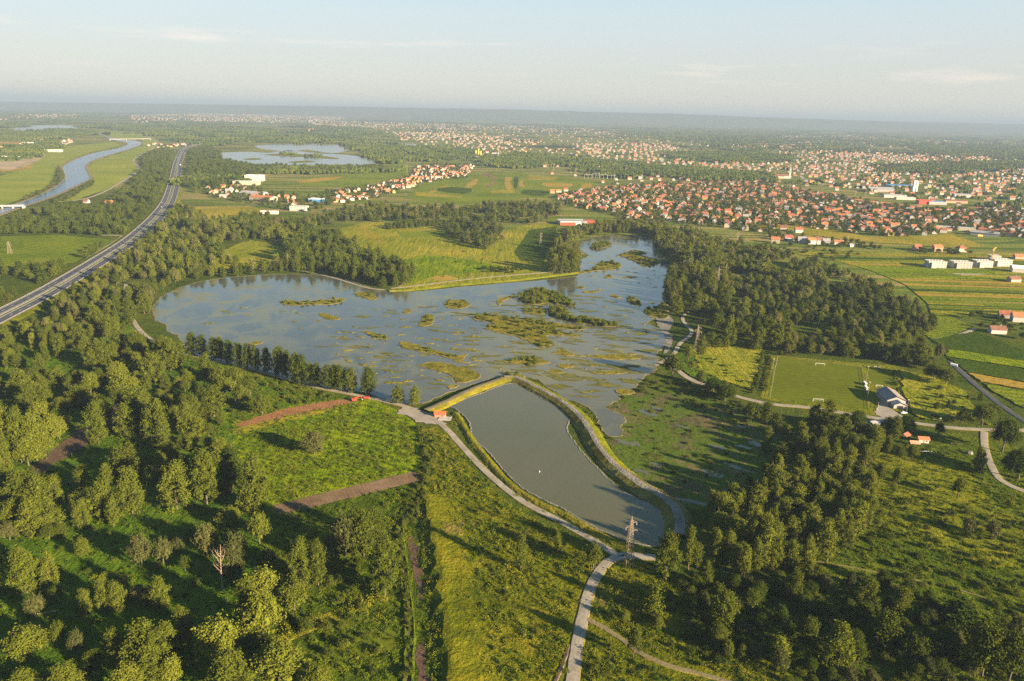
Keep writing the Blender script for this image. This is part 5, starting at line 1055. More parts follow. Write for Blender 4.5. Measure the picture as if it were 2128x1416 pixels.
mb = MB(); midx = {**{k: i for i, k in enumerate(WN)}, **{k: 5 + i for i, k in enumerate(RN)}}
for i in ho[300:]:
    x, y, rz, sc, sh, wc, rc = HOUSES[i]; a, b = HM[sh][0], HM[sh][1]; c, s = math.cos(rz) * sc, math.sin(rz) * sc
    for src, key in ((a, wc), (b, rc)): mb.add([(x + c * v[0] - s * v[1], y + s * v[0] + c * v[1], v[2] * sc) for v in src.v], src.f, midx[key])
me = mb.mesh('distant_houses')
for k in WN: me.materials.append(WALLS[k])
for k in RN: me.materials.append(ROOFS[k])
tag(link('distant_houses', me), 'the many further houses of the towns fading into haze', 'houses', None, 'stuff')

# ------------------------------------------------------------------ larger buildings
def building(px, L, Wd, H, rz, wall, roof, label, cat='building', name='hall', kind='gable', rows=0, cols=0, pitch=.3, roofm=None, extra=None):
    p = G(*px); root = empty(name, p, rz); tag(root, label, cat); wm = wall if isinstance(wall, bpy.types.Material) else WALLS[wall]; rm = roofm or ROOFS[roof]
    if kind == 'gable':
        a, b, _ = house_meshes(L, Wd, H, pitch); a.build('wall', wm, root); b.build('roof', rm, root)
    else:
        MB().box(-L / 2, L / 2, -Wd / 2, Wd / 2, 0, H).build('wall', wm, root)
        f = MB(); f.box(-L / 2 - .2, L / 2 + .2, -Wd / 2 - .2, Wd / 2 + .2, H + .003, H + .3)
        for s in (-1, 1): f.box(-L / 2 - .2, L / 2 + .2, s * (Wd / 2 + .05) - .15, s * (Wd / 2 + .05) + .15, H + .3, H + .8)
        f.build('roof', rm, root)
    if rows:
        fm = MB().box(-.6, .6, -.08, .06, 0, 1.5).mesh('window'); fm.materials.append(M['white']); gm = MB().box(-.48, .48, -.11, -.05, .1, 1.4).mesh('pane'); gm.materials.append(M['glass'])
        for s in (-1, 1):
            for r in range(rows):
                for c in range(cols):
                    w = link('window', fm, (), root); w.location = (-L / 2 + L * (c + .5) / cols, s * (Wd / 2 + .04), 1.0 + r * (H - .4) / rows); w.rotation_euler = (0, 0, 0 if s < 0 else math.pi); link('pane', gm, (), w)
    if extra: extra(root)
    return root
def red_hall(root):
    MB().box(-24, 4, -15.6, -15.06, 0, 5.2).build('red_cladding', M['redp'], root); MB().box(26, 42, -8, 10, 0, 6.5).build('red_annex', M['redp'], root); MB().box(25.6, 42.4, -8.4, 10.4, 6.503, 6.9).build('annex_roof', M['redp'], root)
    MB().box(12, 30, -22, -15.7, 0, 3.2).build('porch', M['white'], root)
building((1188, 466), 50, 30, 6.5, .15, 'white', 'grey', 'flat white hall with red cladding and red annex by the lake', name='sports_hall', kind='flat', roofm=M['galv'], extra=red_hall)
for k, (px_, L_, w_) in enumerate([((1943, 556), 25, 'white'), ((1995, 557), 26, 'grey'), ((2040, 555), 23, 'white'), ((2078, 552), 26, 'white')]):
    def stairs(root, k=k):
        MB().box(-L_ / 2 + 3, -L_ / 2 + 9, -10.5, -7.03, 0, 8.2).build('stair_tower', WALLS['white' if k != 1 else 'grey'], root)
        for q in range(5): MB().box(-9 + q * 4, -8.2 + q * 4, 1, 1.8, 9.3, 10.6).build('chimney', M['white'], root)
    building(px_, L_, 14, 9.2, -.08 + .02 * k, w_, 'grey', ['white three storey apartment block, westmost of the four', 'bare grey unplastered apartment block, second of the four', 'white apartment block between the grey block and the crane', 'white apartment block closest to the yellow crane'][k], 'apartment block', 'apartment_block', 'flat', 3, 6, roofm=M['concrete'], extra=stairs)
building((2066, 541), 14, 10, 7, -.1, 'cream', 'grey', 'unfinished cream house shell beside the yellow crane', 'building', 'house_shell', 'flat', 2, 3, roofm=M['concrete'])
building((2122, 566), 26, 15, 6, -.3, 'white', 'grey', 'white arched storage hall at the edge of the apartments', 'hall', roofm=M['white'], pitch=.5)
for px_, L_, W_, H_, rz_, wl, rm_, lb in [((1828, 398), 70, 34, 8, -.1, 'grey', M['galv'], 'long grey factory hall west of the silos'), ((1872, 391), 80, 40, 8, -.1, 'grey', M['blue'], 'wide blue roofed factory hall'), ((1858, 411), 60, 16, 7, -.06, 'white', M['galv'], 'low white warehouse with grey roof'), ((1880, 415), 50, 16, 6, -.06, 'white', M['concrete'], 'low white shed beside the grey warehouse'),
        ((1920, 424), 34, 20, 9, -.05, M['redp'], M['redp'], 'bright red store building'), ((1945, 425), 44, 20, 7, -.05, 'grey', M['blue'], 'blue roofed store wing joined to the red store'), ((1985, 422), 54, 16, 6, -.1, 'salmon', ROOFS['brown'], 'long salmon brick hall east of the store'), ((1998, 410), 46, 20, 7, -.1, 'white', M['galv'], 'white hall behind the salmon brick hall'),
        ((1985, 478), 66, 18, 5, -.28, 'cream', M['concrete'], 'long pale roofed market hall in the town'), ((2070, 487), 60, 18, 6, -.55, 'grey', ROOFS['red'], 'long red roofed workshop by the truck yard'), ((2046, 490), 46, 18, 6, -.55, 'white', M['galv'], 'grey roofed workshop by the truck yard'),
        ((513, 384), 66, 26, 9, .1, 'cream', M['concrete'], 'large cream factory with stepped roof'), ((530, 376), 50, 24, 15, .1, 'white', M['white'], 'tall white factory block'), ((528, 405), 60, 24, 5, -.2, 'grey', M['galv'], 'grey farm hall below the cream factory'), ((622, 438), 34, 16, 9, -.1, 'white', M['concrete'], 'white three storey office in the western village'),
        ((658, 420), 30, 20, 7, -.1, M['blue'], M['white'], 'blue and white hall in the western village'), ((560, 445), 34, 6, 5, .02, 'white', M['white'], 'long plain white shed in the meadow'), ((862, 374), 30, 14, 8, .2, 'yellow', ROOFS['orange'], 'yellow village block with orange roof'), ((908, 372), 36, 14, 8, .1, 'white', ROOFS['orange'], 'white terrace with orange roof'),
        ((1618, 371), 34, 14, 8, -.05, 'cream', ROOFS['brown'], 'cream parish house beside the church'), ((1000, 330), 60, 30, 7, 0, 'grey', M['concrete'], 'grey concrete works hall'), ((1040, 322), 80, 40, 7, 0, 'white', M['white'], 'white storage halls beyond the concrete works'), ((70, 312), 90, 40, 8, .2, 'cream', M['concrete'], 'pale industrial hall west of the river'), ((25, 330), 60, 30, 9, .2, 'white', M['concrete'], 'white gravel works building'), ((40, 322), 60, 30, 8, .2, 'salmon', ROOFS['red'], 'red roofed gravel works hall'), ((112, 316), 60, 26, 8, .1, 'white', M['white'], 'white hall at the edge of the floodplain'), ((20, 304), 90, 40, 9, .1, 'cream', ROOFS['red'], 'red and cream hall west of the river'), ((128, 302), 60, 30, 8, 0, 'white', M['concrete'], 'pale hall closest to the river bend'), ((55, 300), 70, 30, 8, .1, 'white', M['white'], 'long white hall among the industrial halls'), ((90, 300), 80, 30, 8, .1, 'salmon', M['concrete'], 'long salmon coloured industrial hall west of the river')]:
    building(px_, L_, W_, H_, rz_, wl, 'grey', lb, 'hall', roofm=rm_, kind='gable' if rm_.name.endswith('tiles') or rm_ is M['galv'] else 'flat', rows=2 if 'office' in lb or 'block' in lb else 0, cols=7)
building((548, 418), 56, 26, 9, -.35, 'cream', 'orange', 'orange roofed factory hall with cream walls', 'hall', pitch=.25)
def church():
    p = G(1630, 371); root = empty('church', p, -.1); tag(root, 'white church with a tall square bell tower', 'church')
    a, b, _ = house_meshes(26, 13, 9, .8); a.build('nave', WALLS['white'], root); b.build('roof', ROOFS['brown'], root)
    t = MB().box(14, 20, -3, 3, 0, 30).build('tower', WALLS['white'], root); m = MB(); m.add([(13.7, -3.3, 30), (20.3, -3.3, 30), (20.3, 3.3, 30), (13.7, 3.3, 30), (17, 0, 42)], [(0, 1, 4), (1, 2, 4), (2, 3, 4), (3, 0, 4), (3, 2, 1, 0)]); m.build('spire', M['galv'], t)
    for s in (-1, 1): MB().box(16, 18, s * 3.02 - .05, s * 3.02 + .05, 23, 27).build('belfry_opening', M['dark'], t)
church()
def silos():
    root = empty('silo', G(1900, 398), 0); tag(root, 'pair of tall white silo towers in the factory yard', 'silo')
    for x in (-4.2, 4.2): MB().bar((x, 0, 0), (x, 0, 30), 4, 4, 16).build('tank', M['white'], root)
    MB().box(-6, 6, -1.5, 1.5, 30.003, 33).build('head_house', M['galv'], root)
silos()
def works():
    root = empty('concrete_plant', G(994, 325), 0); tag(root, 'orange concrete mixing towers by the far road', 'plant')
    for x, h in ((-12, 26), (0, 34), (11, 24)): MB().bar((x, 0, 6), (x, 0, h), 3.6, 3.6, 12).build('tank', M['crane'], root); f = MB(); [f.bar((x + a, b, 0), (x + a, b, 6.5), .3) for a in (-2.5, 2.5) for b in (-2.5, 2.5)]; f.build('leg_frame', M['steel'], root)
    MB().bar((14, 0, 4), (36, 6, 24), 1.2).build('conveyor', M['steel'], root)
works()
for px_, lb in [((1035, 330), 'slim grey chimney beyond the concrete works'), ((1262, 318), 'pale chimney beside the white middle village hall')]:
    root = empty('chimney_stack', G(*px_)); tag(root, lb, 'chimney'); MB().bar((0, 0, 0), (0, 0, 34), 1.6, 1.0, 10).build('shaft', M['concrete'], root); MB().bar((0, 0, 34), (0, 0, 35), 1.3, 1.3, 10).build('rim', M['concrete'], root)
def crane():
    root = empty('tower_crane', G(2058, 553), .9); tag(root, 'yellow tower crane behind the apartment blocks', 'crane')
    m = MB(); hm = 24
    for a in (-.7, .7):
        for b in (-.7, .7): m.bar((a, b, 0), (a, b, hm), .16)
    for z in range(0, hm, 2): m.bar((-.7, -.7, z), (.7, -.7, z + 2), .1); m.bar((.7, .7, z), (-.7, .7, z + 2), .1); m.bar((.7, -.7, z), (.7, .7, z + 2), .1); m.bar((-.7, .7, z), (-.7, -.7, z + 2), .1)
    m.build('mast', M['crane'], root)
    j = MB()
    for b in (-.6, .6): j.bar((-8, b, hm), (24, b, hm), .14)
    j.bar((-2, 0, hm + 1.4), (24, 0, hm + 1.2), .14)
    for x in range(-8, 24, 2): j.bar((x, -.6, hm), (x + 1, 0, hm + 1.3), .09); j.bar((x + 1, 0, hm + 1.3), (x + 2, .6, hm), .09)
    j.build('jib', M['crane'], root); MB().box(-8, -5, -1, 1, hm - 1.6, hm - .2).build('counterweight', M['concrete'], root); MB().box(-.9, .9, -1.8, -.8, hm - 2.4, hm - .3).build('cab', M['crane'], root); MB().box(-2.5, 2.5, -2.5, 2.5, 0, .5).build('base', M['concrete'], root)
crane()
# substation gantries
for k, px_ in enumerate([(1222, 372), (1238, 370), (1254, 372), (1270, 373)]):
    root = empty('gantry', G(*px_), .1); tag(root, ['steel gantry at the west end of the substation', 'second steel gantry of the substation', 'third steel gantry of the substation', 'steel gantry at the east end of the substation'][k], 'gantry')
    for x in (-12, 0, 12): MB().bar((x, 0, 0), (x, 0, 14), .5, .3).build('post', M['galv'], root)
    MB().box(-12.5, 12.5, -.4, .4, 12.6, 13.4).build('beam', M['galv'], root)

# ------------------------------------------------------------------ lattice masts and wires
def mast(px, h, rz, label, base=4.2):
    p = G(*px); root = empty('lattice_mast', p, rz); tag(root, label, 'pylon', 'lattice masts of the power line'); b, t = base / 2, .45; z1 = h * .93
    leg = lambda sx, sy, z: Vector((sx * (b + (t - b) * z / z1), sy * (b * .8 + (t - b * .8) * z / z1), z))
    for sx in (-1, 1):
        for sy in (-1, 1): MB().bar(leg(sx, sy, -.3), leg(sx, sy, z1), .12, .08).build('leg', M['steel'], root)
    br = MB(); z = 0.0; st = h * .11
    while z < z1 - st * .4:
        z2 = min(z1, z + st)
        for sy in (-1, 1): br.bar(leg(-1, sy, z), leg(1, sy, z2), .045); br.bar(leg(1, sy, z), leg(-1, sy, z2), .045); br.bar(leg(-1, sy, z2), leg(1, sy, z2), .04)
        for sx in (-1, 1): br.bar(leg(sx, -1, z), leg(sx, 1, z2), .045); br.bar(leg(sx, 1, z), leg(sx, -1, z2), .045)
        z = z2; st *= .91
    o = br.build('bracing', M['steel'], root); o['kind'] = 'stuff'
    m = MB(); m.bar((0, 0, z1 - .5), (0, 0, h), .22, .08); m.build('peak', M['steel'], root); pts = []
    for x, z in ((3.1, h * .70), (-2.6, h * .78), (2.5, h * .86)):
        s = 1 if x > 0 else -1; m = MB(); m.bar((s * .4, 0, z), (x, 0, z + .1), .12, .08); m.bar((s * .4, 0, z + 1.2), (x, 0, z + .15), .08, .06); a = m.build('cross_arm', M['steel'], root)
        MB().bar((x, 0, z), (x, 0, z - 1.4), .12, .12, 6).build('insulator', M['galv'], a); pts.append(Matrix.Translation(p) @ Matrix.Rotation(rz, 4, 'Z') @ Vector((x, 0, z - 1.4)))
    pts.append(Matrix.Translation(p) @ Vector((0, 0, h))); return pts
A1 = mast((1306, 1176), height_for(1306, 1176, 1072), .25, 'rusty lattice mast beside the road junction')
A2 = mast((1447, 728), height_for(1447, 728, 674), .1, 'lattice mast on the east shore beside the winding path')
A3 = mast((1490, 606), height_for(1490, 606, 553), .1, 'lattice mast rising from the dark wood')
mast((1123, 515), height_for(1123, 515, 481), .1, 'lattice mast beside the dark maize block')
mast((1530, 520), height_for(1530, 520, 480), .1, 'far lattice mast at the north edge of the dark wood')
for px_, h_, lb in [((846, 360), 30, 'far mast above the western village'), ((1137, 352), 28, 'far mast beside the northern grove'), ((1425, 392), 30, 'far mast behind the town west part'), ((1640, 402), 30, 'far mast below the church'), ((1776, 415), 26, 'far mast before the grey factory hall'), ((1798, 410), 26, 'far mast beside the factory halls'), ((2085, 442), 28, 'far mast behind the town east part'), ((1186, 362), 30, 'far mast west of the substation'), ((1197, 363), 30, 'far mast closest to the substation'), ((1150, 356), 30, 'far mast before the northern grove'), ((21, 528), 18, 'mast in the striped plots west of the motorway')]:
    mast(px_, h_, .1, lb, 5)
A0 = [q + (G(1180, 1760) - G(1306, 1176)) * 1.0 for q in A1]
def wires(P, Q, sag, label):
    root = empty('power_line', P[3]); tag(root, label, 'wires')
    for a, b in zip(P, Q):
        m = MB(); n = 10; pt = [a.lerp(b, k / n) - Vector((0, 0, sag * 4 * (k / n) * (1 - k / n))) for k in range(n + 1)]
        for u, v in zip(pt, pt[1:]): m.bar(u - P[3], v - P[3], .016, .016, 3)
        m.build('wire', M['dark'], root)
wires(A1, A2, 5, 'four wires from the junction mast across the pond dyke'); wires(A2, A3, 3, 'four wires over the east shore'); wires(A1, A0, 4, 'four wires from the junction mast towards the viewer')
for px_, h_, lb in [((1800, 792), 12, 'slim floodlight pole behind the training pitch fence'), ((1803, 826), 12, 'slim floodlight pole beside the dugouts'), ((1884, 856), 9, 'slim lamp pole at the clubhouse entrance'), ((1950, 893), 8, 'small pole beside the lane'), ((1606, 768), 9, 'pole on the west fence of the pitch')]:
    root = empty('lamp_pole', G(*px_)); tag(root, lb, 'pole'); MB().bar((0, 0, 0), (0, 0, h_), .10, .07, 8).build('pole', M['galv'], root); MB().box(-.7, .7, -.15, .15, h_ + .002, h_ + .4).build('lamp_head', M['galv'], root)

# ------------------------------------------------------------------ football ground
def goal(px, rz, w, h, label):
    root = empty('football_goal', G(*px), rz); tag(root, label, 'goal', 'goals of the football ground')
    for s in (-1, 1): MB().bar((s * w / 2, 0, 0), (s * w / 2, 0, h), .09, .09, 8).build('post', M['white'], root)
    MB().bar((-w / 2 - .09, 0, h), (w / 2 + .09, 0, h), .09, .09, 8).build('crossbar', M['white'], root)
    n = MB(); d = 2.0 if rz < 1.5 else -2.0
    for k in range(13): x = -w / 2 + w * k / 12; n.bar((x, d, 0), (x, .9 if d > 0 else -.9, h), .012, .012, 3)
    for k in range(6): t = k / 5; n.bar((-w / 2, d + ((.9 if d > 0 else -.9) - d) * t, h * t), (w / 2, d + ((.9 if d > 0 else -.9) - d) * t, h * t), .012, .012, 3)
    n.build('net', M['net'], root)['kind'] = 'stuff'
goal((1704, 761), -.10, 7.32, 2.44, 'white goal at the far end of the main pitch'); goal((1700, 836), 3.04, 7.32, 2.44, 'white goal at the near end of the main pitch')
goal((1823, 767), -.1, 5, 2, 'small white goal at the far end of the training pitch'); goal((1827, 806), 3.04, 5, 2, 'small white goal beside the clubhouse')
def fence(pts, h, label, mat, gap=4.0):
    pts = [G(*p) for p in pts]; root = empty('fence', pts[0]); tag(root, label, 'fence'); o = pts[0]; pm = MB().bar((0, 0, 0), (0, 0, h), .07, .07, 6).mesh('post'); pm.materials.append(mat); rails = MB()
    for a, b in zip(pts, pts[1:]):
        n = max(1, int((b - a).length / gap))
        for k in range(n + 1): q = link('post', pm, (), root); q.location = a.lerp(b, k / n) - o
        for z in (h * .45, h * .95): rails.bar(a - o + Vector((0, 0, z)), b - o + Vector((0, 0, z)), .05)
    rails.build('rail', mat, root)
fence([(1600, 828), (1610, 772), (1617, 741)], 1.3, 'pale rail fence along the west side of the pitch', M['galv']); fence([(1617, 741), (1700, 752), (1792, 764)], 1.2, 'rail fence along the north end of the pitch', M['wood']); fence([(1792, 764), (1797, 800), (1807, 852)], 1.2, 'rail fence between the two pitches', M['wood'])
fence([(1823, 854), (1826, 838)], 1.6, 'short white fence at the clubhouse yard', M['white'], 3)
for px_, lb in [((1798, 800), 'small pale dugout at the touchline'), ((1800, 809), 'second dugout closer to the clubhouse')]:
    root = empty('dugout', G(*px_), 1.45); tag(root, lb, 'dugout'); MB().box(-2.5, 2.5, .8, .95, 0, 2).build('back', M['galv'], root); MB().box(-2.6, 2.6, -.7, 1.0, 2.003, 2.15).build('roof', M['white'], root); MB().box(-2.3, 2.3, .2, .7, .35, .5).build('bench', M['wood'], root)
    for s in (-1, 1): MB().box(s * 2.5 - .06, s * 2.5 + .06, -.6, .78, 0, 2).build('side_panel', M['galv'], root)
def clubhouse():
    p = G(1850, 833); root = empty('clubhouse', p, 1.48); tag(root, 'long gabled clubhouse with worn grey and pink roof', 'clubhouse')
    a, b, _ = house_meshes(22, 13, 4.6, .42); a.build('wall', WALLS['grey'], root); b.build('roof', plain('worn sheet roof', C(.23, .185, .16), .7, .35, .25), root)
    r2 = MB(); a2, b2, _ = house_meshes(6, 9, 3.2, .42)
    o = a2.build('porch_wall', WALLS['grey'], root); o.location = (-14.2, -.6, 0); o = b2.build('porch_roof', M['galv'], root); o.location = (-14.2, -.6, 0)
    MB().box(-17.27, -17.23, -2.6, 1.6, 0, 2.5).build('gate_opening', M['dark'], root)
    for k in range(6): MB().box(-9 + k * 3.4, -7.6 + k * 3.4, 6.52, 6.58, 1.4, 2.8).build('window', M['glass'], root)
    MB().box(1, 2.2, 6.52, 6.6, 0, 2.2).build('door', M['wood'], root)
clubhouse()
# shelters, hut, plank, tables
def shed(px, L_, W_, H_, rz, wall, roof, label, open_=False, name='shelter'):
    root = empty(name, G(*px), rz); tag(root, label, 'shelter' if open_ else 'hut'); a, b, _ = house_meshes(L_, W_, H_, .55)
    if open_:
        for x in (-L_ / 2 + .2, 0, L_ / 2 - .2):
            for y in (-W_ / 2 + .2, W_ / 2 - .2): MB().bar((x, y, 0), (x, y, H_), .1).build('post', M['wood'], root)
        MB().box(-L_ / 2 + .6, L_ / 2 - .6, -.5, .5, .7, .8).build('table', M['wood'], root)
    else: a.build('wall', wall, root); MB().box(-.5, .5, -W_ / 2 - .05, -W_ / 2 - .01, 0, 2).build('door', M['wood'], root); MB().box(1.2, 2.2, -W_ / 2 - .05, -W_ / 2 - .01, 1, 1.9).build('window', M['glass'], root)
    b.build('roof', roof, root)
shed((915, 866), 7, 4.6, 2.8, -.12, plain('brick wall', C(.36, .19, .12), .9, .3, 2), plain('bright red sheet', C(.50, .10, .04), .6, .15, .5), 'small brick hut with bright red roof by the pond', name='hut')
root = empty('slab', G(925, 871), -.12); tag(root, 'pale concrete slab before the red roofed hut', 'slab'); MB().box(-4.2, 4.2, -3.4, 3.0, .32, .62).build('slab', M['concrete'], root)
shed((1880, 910), 5.5, 4, 2.4, .7, WALLS['grey'], ROOFS['red'], 'dark red roofed picnic shelter under the trees', True); shed((1917, 919), 6.2, 4, 2.8, -.1, WALLS['white'], ROOFS['orange'], 'white walled hut with orange roof in the grass', name='hut'); shed((1899, 925), 5.2, 3.6, 2.0, -.1, WALLS['cream'], plain('patched tiles', C(.5, .27, .17), .85, .5, 1.2), 'low shelter with pale patched tile roof', True)
root = empty('hall', G(1824, 884), .3); tag(root, 'grey sheet roofed shed among the trees by the lane', 'shed'); a, b, _ = house_meshes(13, 6, 2.6, .35); a.build('wall', WALLS['grey'], root); b.build('roof', M['galv'], root)
for px_, rz_, lb in [((1987, 924), -.1, 'long grey picnic bench in the shaded lawn'), ((1924, 940), .05, 'white plank lying in the shaded grass')]:
    root = empty('bench', G(*px_), rz_); tag(root, lb, 'bench'); MB().box(-4, 4, -.3, .3, .6, .72).build('seat', M['white'] if 'white' in lb else M['wood'], root); [MB().box(x - .1, x + .1, -.25, .25, 0, .597).build('leg', M['wood'], root) for x in (-3, 3)]
root = empty('boulder', G(2014, 944)); tag(root, 'pale boulder beside the tree in the lawn', 'boulder'); V = ICO2_V * NR.uniform(.85, 1.15, (len(ICO2_V), 1)) * [2.2, 1.7, 1.3] + [0, 0, .8]; link('rock', np_mesh('rock', V, ICO2_F, M['stone']), (), root)
# digger at the clay strip
def digger():
    root = empty('digger', G(737, 834), .2); tag(root, 'red digger parked at the end of the clay strip', 'digger')
    for s in (-1, 1):
        t = MB(); t.box(-1.9, 1.9, s * 1.15 - .3, s * 1.15 + .3, .2, .9); t.build('track', M['black'], root)
    MB().box(-1.7, 1.5, -1.3, 1.3, 1.0, 1.7).build('body', M['redp'], root); c = MB().box(.1, 1.6, -1.25, .1, 1.703, 3.0).build('cab', M['redp'], root); MB().box(1.603, 1.65, -1.1, 0, 1.95, 2.85).build('windscreen', M['glass'], c); MB().box(-1.9, -.4, -1.3, 1.3, 1.703, 2.3).build('engine_cover', M['redp'], root)
    b = MB().bar((1.3, .6, 1.6), (4.0, .6, 3.6), .25, .2).build('boom', M['redp'], root); MB().bar((4.0, .6, 3.6), (5.4, .6, 1.4), .2, .15).build('arm', M['redp'], b); MB().box(5.0, 5.9, .1, 1.1, .5, 1.4).build('bucket', M['steel'], b)
digger()
root = empty('trailer', G(762, 829), .1); tag(root, 'small red trailer behind the digger on the track edge', 'trailer'); MB().box(-2, 2, -.9, .9, .7, 1.5).build('bed', M['redp'], root); [MB().bar((x, -1.05, .45), (x, 1.05, .45), .45, .45, 12).build('wheel', M['black'], root) for x in (-.9, .9)]; MB().bar((2, 0, .8), (3.4, 0, .6), .08).build('drawbar', M['steel'], root)

# ------------------------------------------------------------------ cars
def car(p, rz, paint, label, z=0.0, van=False, truck=False):
    root = empty('truck' if truck else 'van' if van else 'car', (p[0], p[1], z), rz); tag(root, label, 'truck' if truck else 'van' if van else 'car')
    l, w, h = (9.5, 2.5, 3.4) if truck else (5.4, 2.0, 2.2) if van else (4.4, 1.8, .85)
    if truck:
        MB().box(-l / 2, l / 2 - 2.6, -w / 2, w / 2, .9, h).build('cargo_box', CARC[paint], root); c = MB().box(l / 2 - 2.4, l / 2, -w / 2, w / 2, .5, 2.9).build('cab', CARC[paint], root); MB().box(l / 2 + .003, l / 2 + .04, -w / 2 + .2, w / 2 - .2, 1.7, 2.6).build('windscreen', M['glass'], c)
    else:
        b = MB(); b.add([(-l / 2, -w / 2, .3), (l / 2, -w / 2, .3), (l / 2, w / 2, .3), (-l / 2, w / 2, .3), (-l / 2, -w / 2 + .05, h), (l / 2 - .1, -w / 2 + .1, h * .85), (l / 2 - .1, w / 2 - .1, h * .85), (-l / 2, w / 2 - .05, h)], [(0, 3, 2, 1), (4, 5, 6, 7), (0, 1, 5, 4), (1, 2, 6, 5), (2, 3, 7, 6), (3, 0, 4, 7)]); b.build('body', CARC[paint], root)
        if not van:
            c = MB(); c.add([(-1.7, -.8, h - .02), (1.1, -.8, h * .92), (1.1, .8, h * .92), (-1.7, .8, h - .02), (-1.2, -.65, 1.42), (.3, -.65, 1.42), (.3, .65, 1.42), (-1.2, .65, 1.42)], [(4, 5, 6, 7), (0, 1, 5, 4), (1, 2, 6, 5), (2, 3, 7, 6), (3, 0, 4, 7)]); c.build('cabin', M['glass'], root); MB().box(-1.15, .25, -.62, .62, 1.423, 1.45).build('roof', CARC[paint], root)
    for x in (-l * .3, l * .3):
        for s in (-1, 1): MB().bar((x, s * (w / 2 - .1), .32), (x, s * (w / 2 + .03), .32), .33, .33, 10).build('wheel', M['black'], root)
def on_motorway(px, off, back):
    p = G(*px); k = min(range(len(mw) - 1), key=lambda i: (mw[i] - p).length); d = mw[k + 1] - mw[k]; d.normalize(); r = Vector((d.y, -d.x, 0)); q = mw[k] + d * (p - mw[k]).dot(d) + r * off; return q, math.atan2(d.y, d.x) + (math.pi if back else 0)
for px_, off, bk, pt, lb, kw in [((4, 656), -10, 0, 'red', 'red truck at the near end of the motorway', dict(truck=True)), ((341, 433), -5.5, 1, 'white', 'white car in the inner lane of the motorway bend', {}), ((344, 450), 5.5, 0, 'white', 'white van in the motorway bend, lake side', dict(van=True)), ((347, 424), -10, 1, 'silver', 'silver car at the top of the motorway bend', {}), ((357, 398), 5.5, 0, 'dark', 'dark car on the far straight, median lane', {}), ((372, 345), 10, 0, 'white', 'white truck on the far straight', dict(truck=True)), ((140, 585), -5.5, 1, 'dark', 'dark car in the tree shadows of the motorway', {}), ((230, 525), 10, 0, 'silver', 'silver car in the outer lane beside the trees', {}), ((300, 478), -10, 1, 'blue', 'blue car in the outer river side lane', {}), ((376, 330), -6, 1, 'white', 'farthest white car on the motorway', {})]:
    q, rz_ = on_motorway(px_, off, bk); car(q, rz_, pt, lb, HB + .06, **kw)
q = G(1878, 859); car(q, .1, 'white', 'white car parked at the clubhouse gate')
q = G(1982, 762); car(q, -.6, 'white', 'white van on the diagonal lane', .35, van=True)
for k, (px_, lb) in enumerate([((2036, 492), 'yellow truck at the front of the yard'), ((2020, 486), 'yellow truck in the middle of the yard'), ((2010, 482), 'yellow truck at the back of the yard')]):
    CARC['yellow'] = M['crane']; car(G(*px_), .1 + .4 * k, 'yellow', lb, truck=True)

# ------------------------------------------------------------------ the bare dead tree
def dead_tree():
    rr = random.Random(5); p = G(463, 1226); h = height_for(463, 1226, 1132); root = empty('dead_tree', p); tag(root, 'bare dead tree with pale barkless branches in the dark glade', 'tree')
    t = MB(); br = []
    def limb(mb, a, d, l, r, depth):
        n = 4; pts = [Vector(a)]; d = Vector(d).normalized()
        for k in range(n):
            d = (d + Vector((rr.uniform(-.22, .22), rr.uniform(-.22, .22), rr.uniform(-.02, .16)))).normalized(); pts.append(pts[-1] + d * l / n)
        for k in range(n): mb.bar(pts[k], pts[k + 1], r * (1 - .2 * k), r * (1 - .2 * (k + 1)), 5)
        if depth:
            for k in (1, 2, 3, 4):
                if rr.random() < .9: e = (d + Vector((rr.uniform(-1, 1), rr.uniform(-1, 1), rr.uniform(-.1, .5)))).normalized(); limb(mb, pts[k], e, l * rr.uniform(.35, .55), r * (.55 - .08 * k), depth - 1)
    pts = [Vector((0, 0, -.3)), Vector((.1, 0, h * .25)), Vector((-.1, .1, h * .45)), Vector((.2, 0, h * .62)), Vector((.5, .1, h * .8)), Vector((.7, .2, h))]
    for k in range(5): t.bar(pts[k], pts[k + 1], .52 - .09 * k, .52 - .09 * (k + 1), 8)
    t.build('trunk', M['deadwood'], root)
    for z, dx, dy, l, r in [(.32, -1, .2, 3.2, .14), (.36, .9, .3, 2.6, .12), (.42, -.9, -.5, 4.2, .2), (.47, -1.1, .3, 5.2, .26), (.50, .7, -.6, 3.5, .16), (.58, -.7, .2, 5.5, .28), (.62, .8, .2, 5.6, .26), (.66, -.3, .7, 4.5, .2), (.74, -.8, -.3, 3.8, .18), (.8, .8, .1, 3.2, .14)]:
        mb = MB(); k = min(4, int(z / .2)); q = Vector((.1, 0, h * z)); limb(mb, q, (dx, dy, .75), l, r, 2); mb.build('branch', M['deadwood'], root)
dead_tree()
root = empty('fallen_trunk', G(95, 1276), .3); tag(root, 'fallen pale trunk in the shaded glade', 'log'); MB().bar((-3, 0, .5), (5, .6, .3), .38, .2, 8).build('stem', M['deadwood'], root); MB().bar((3, .4, .4), (5, 2, .9), .14, .06, 5).build('branch', M['deadwood'], root)
root = empty('buoy', G(1121, 982)); tag(root, 'small white buoy floating in the pond', 'buoy'); link('float', np_mesh('float', ICO2_V * .38 + [0, 0, .4], ICO2_F, M['white']), (), root); MB().bar((0, 0, .9), (0, 0, 1.5), .06, .04, 6).build('ring', M['white'], root)

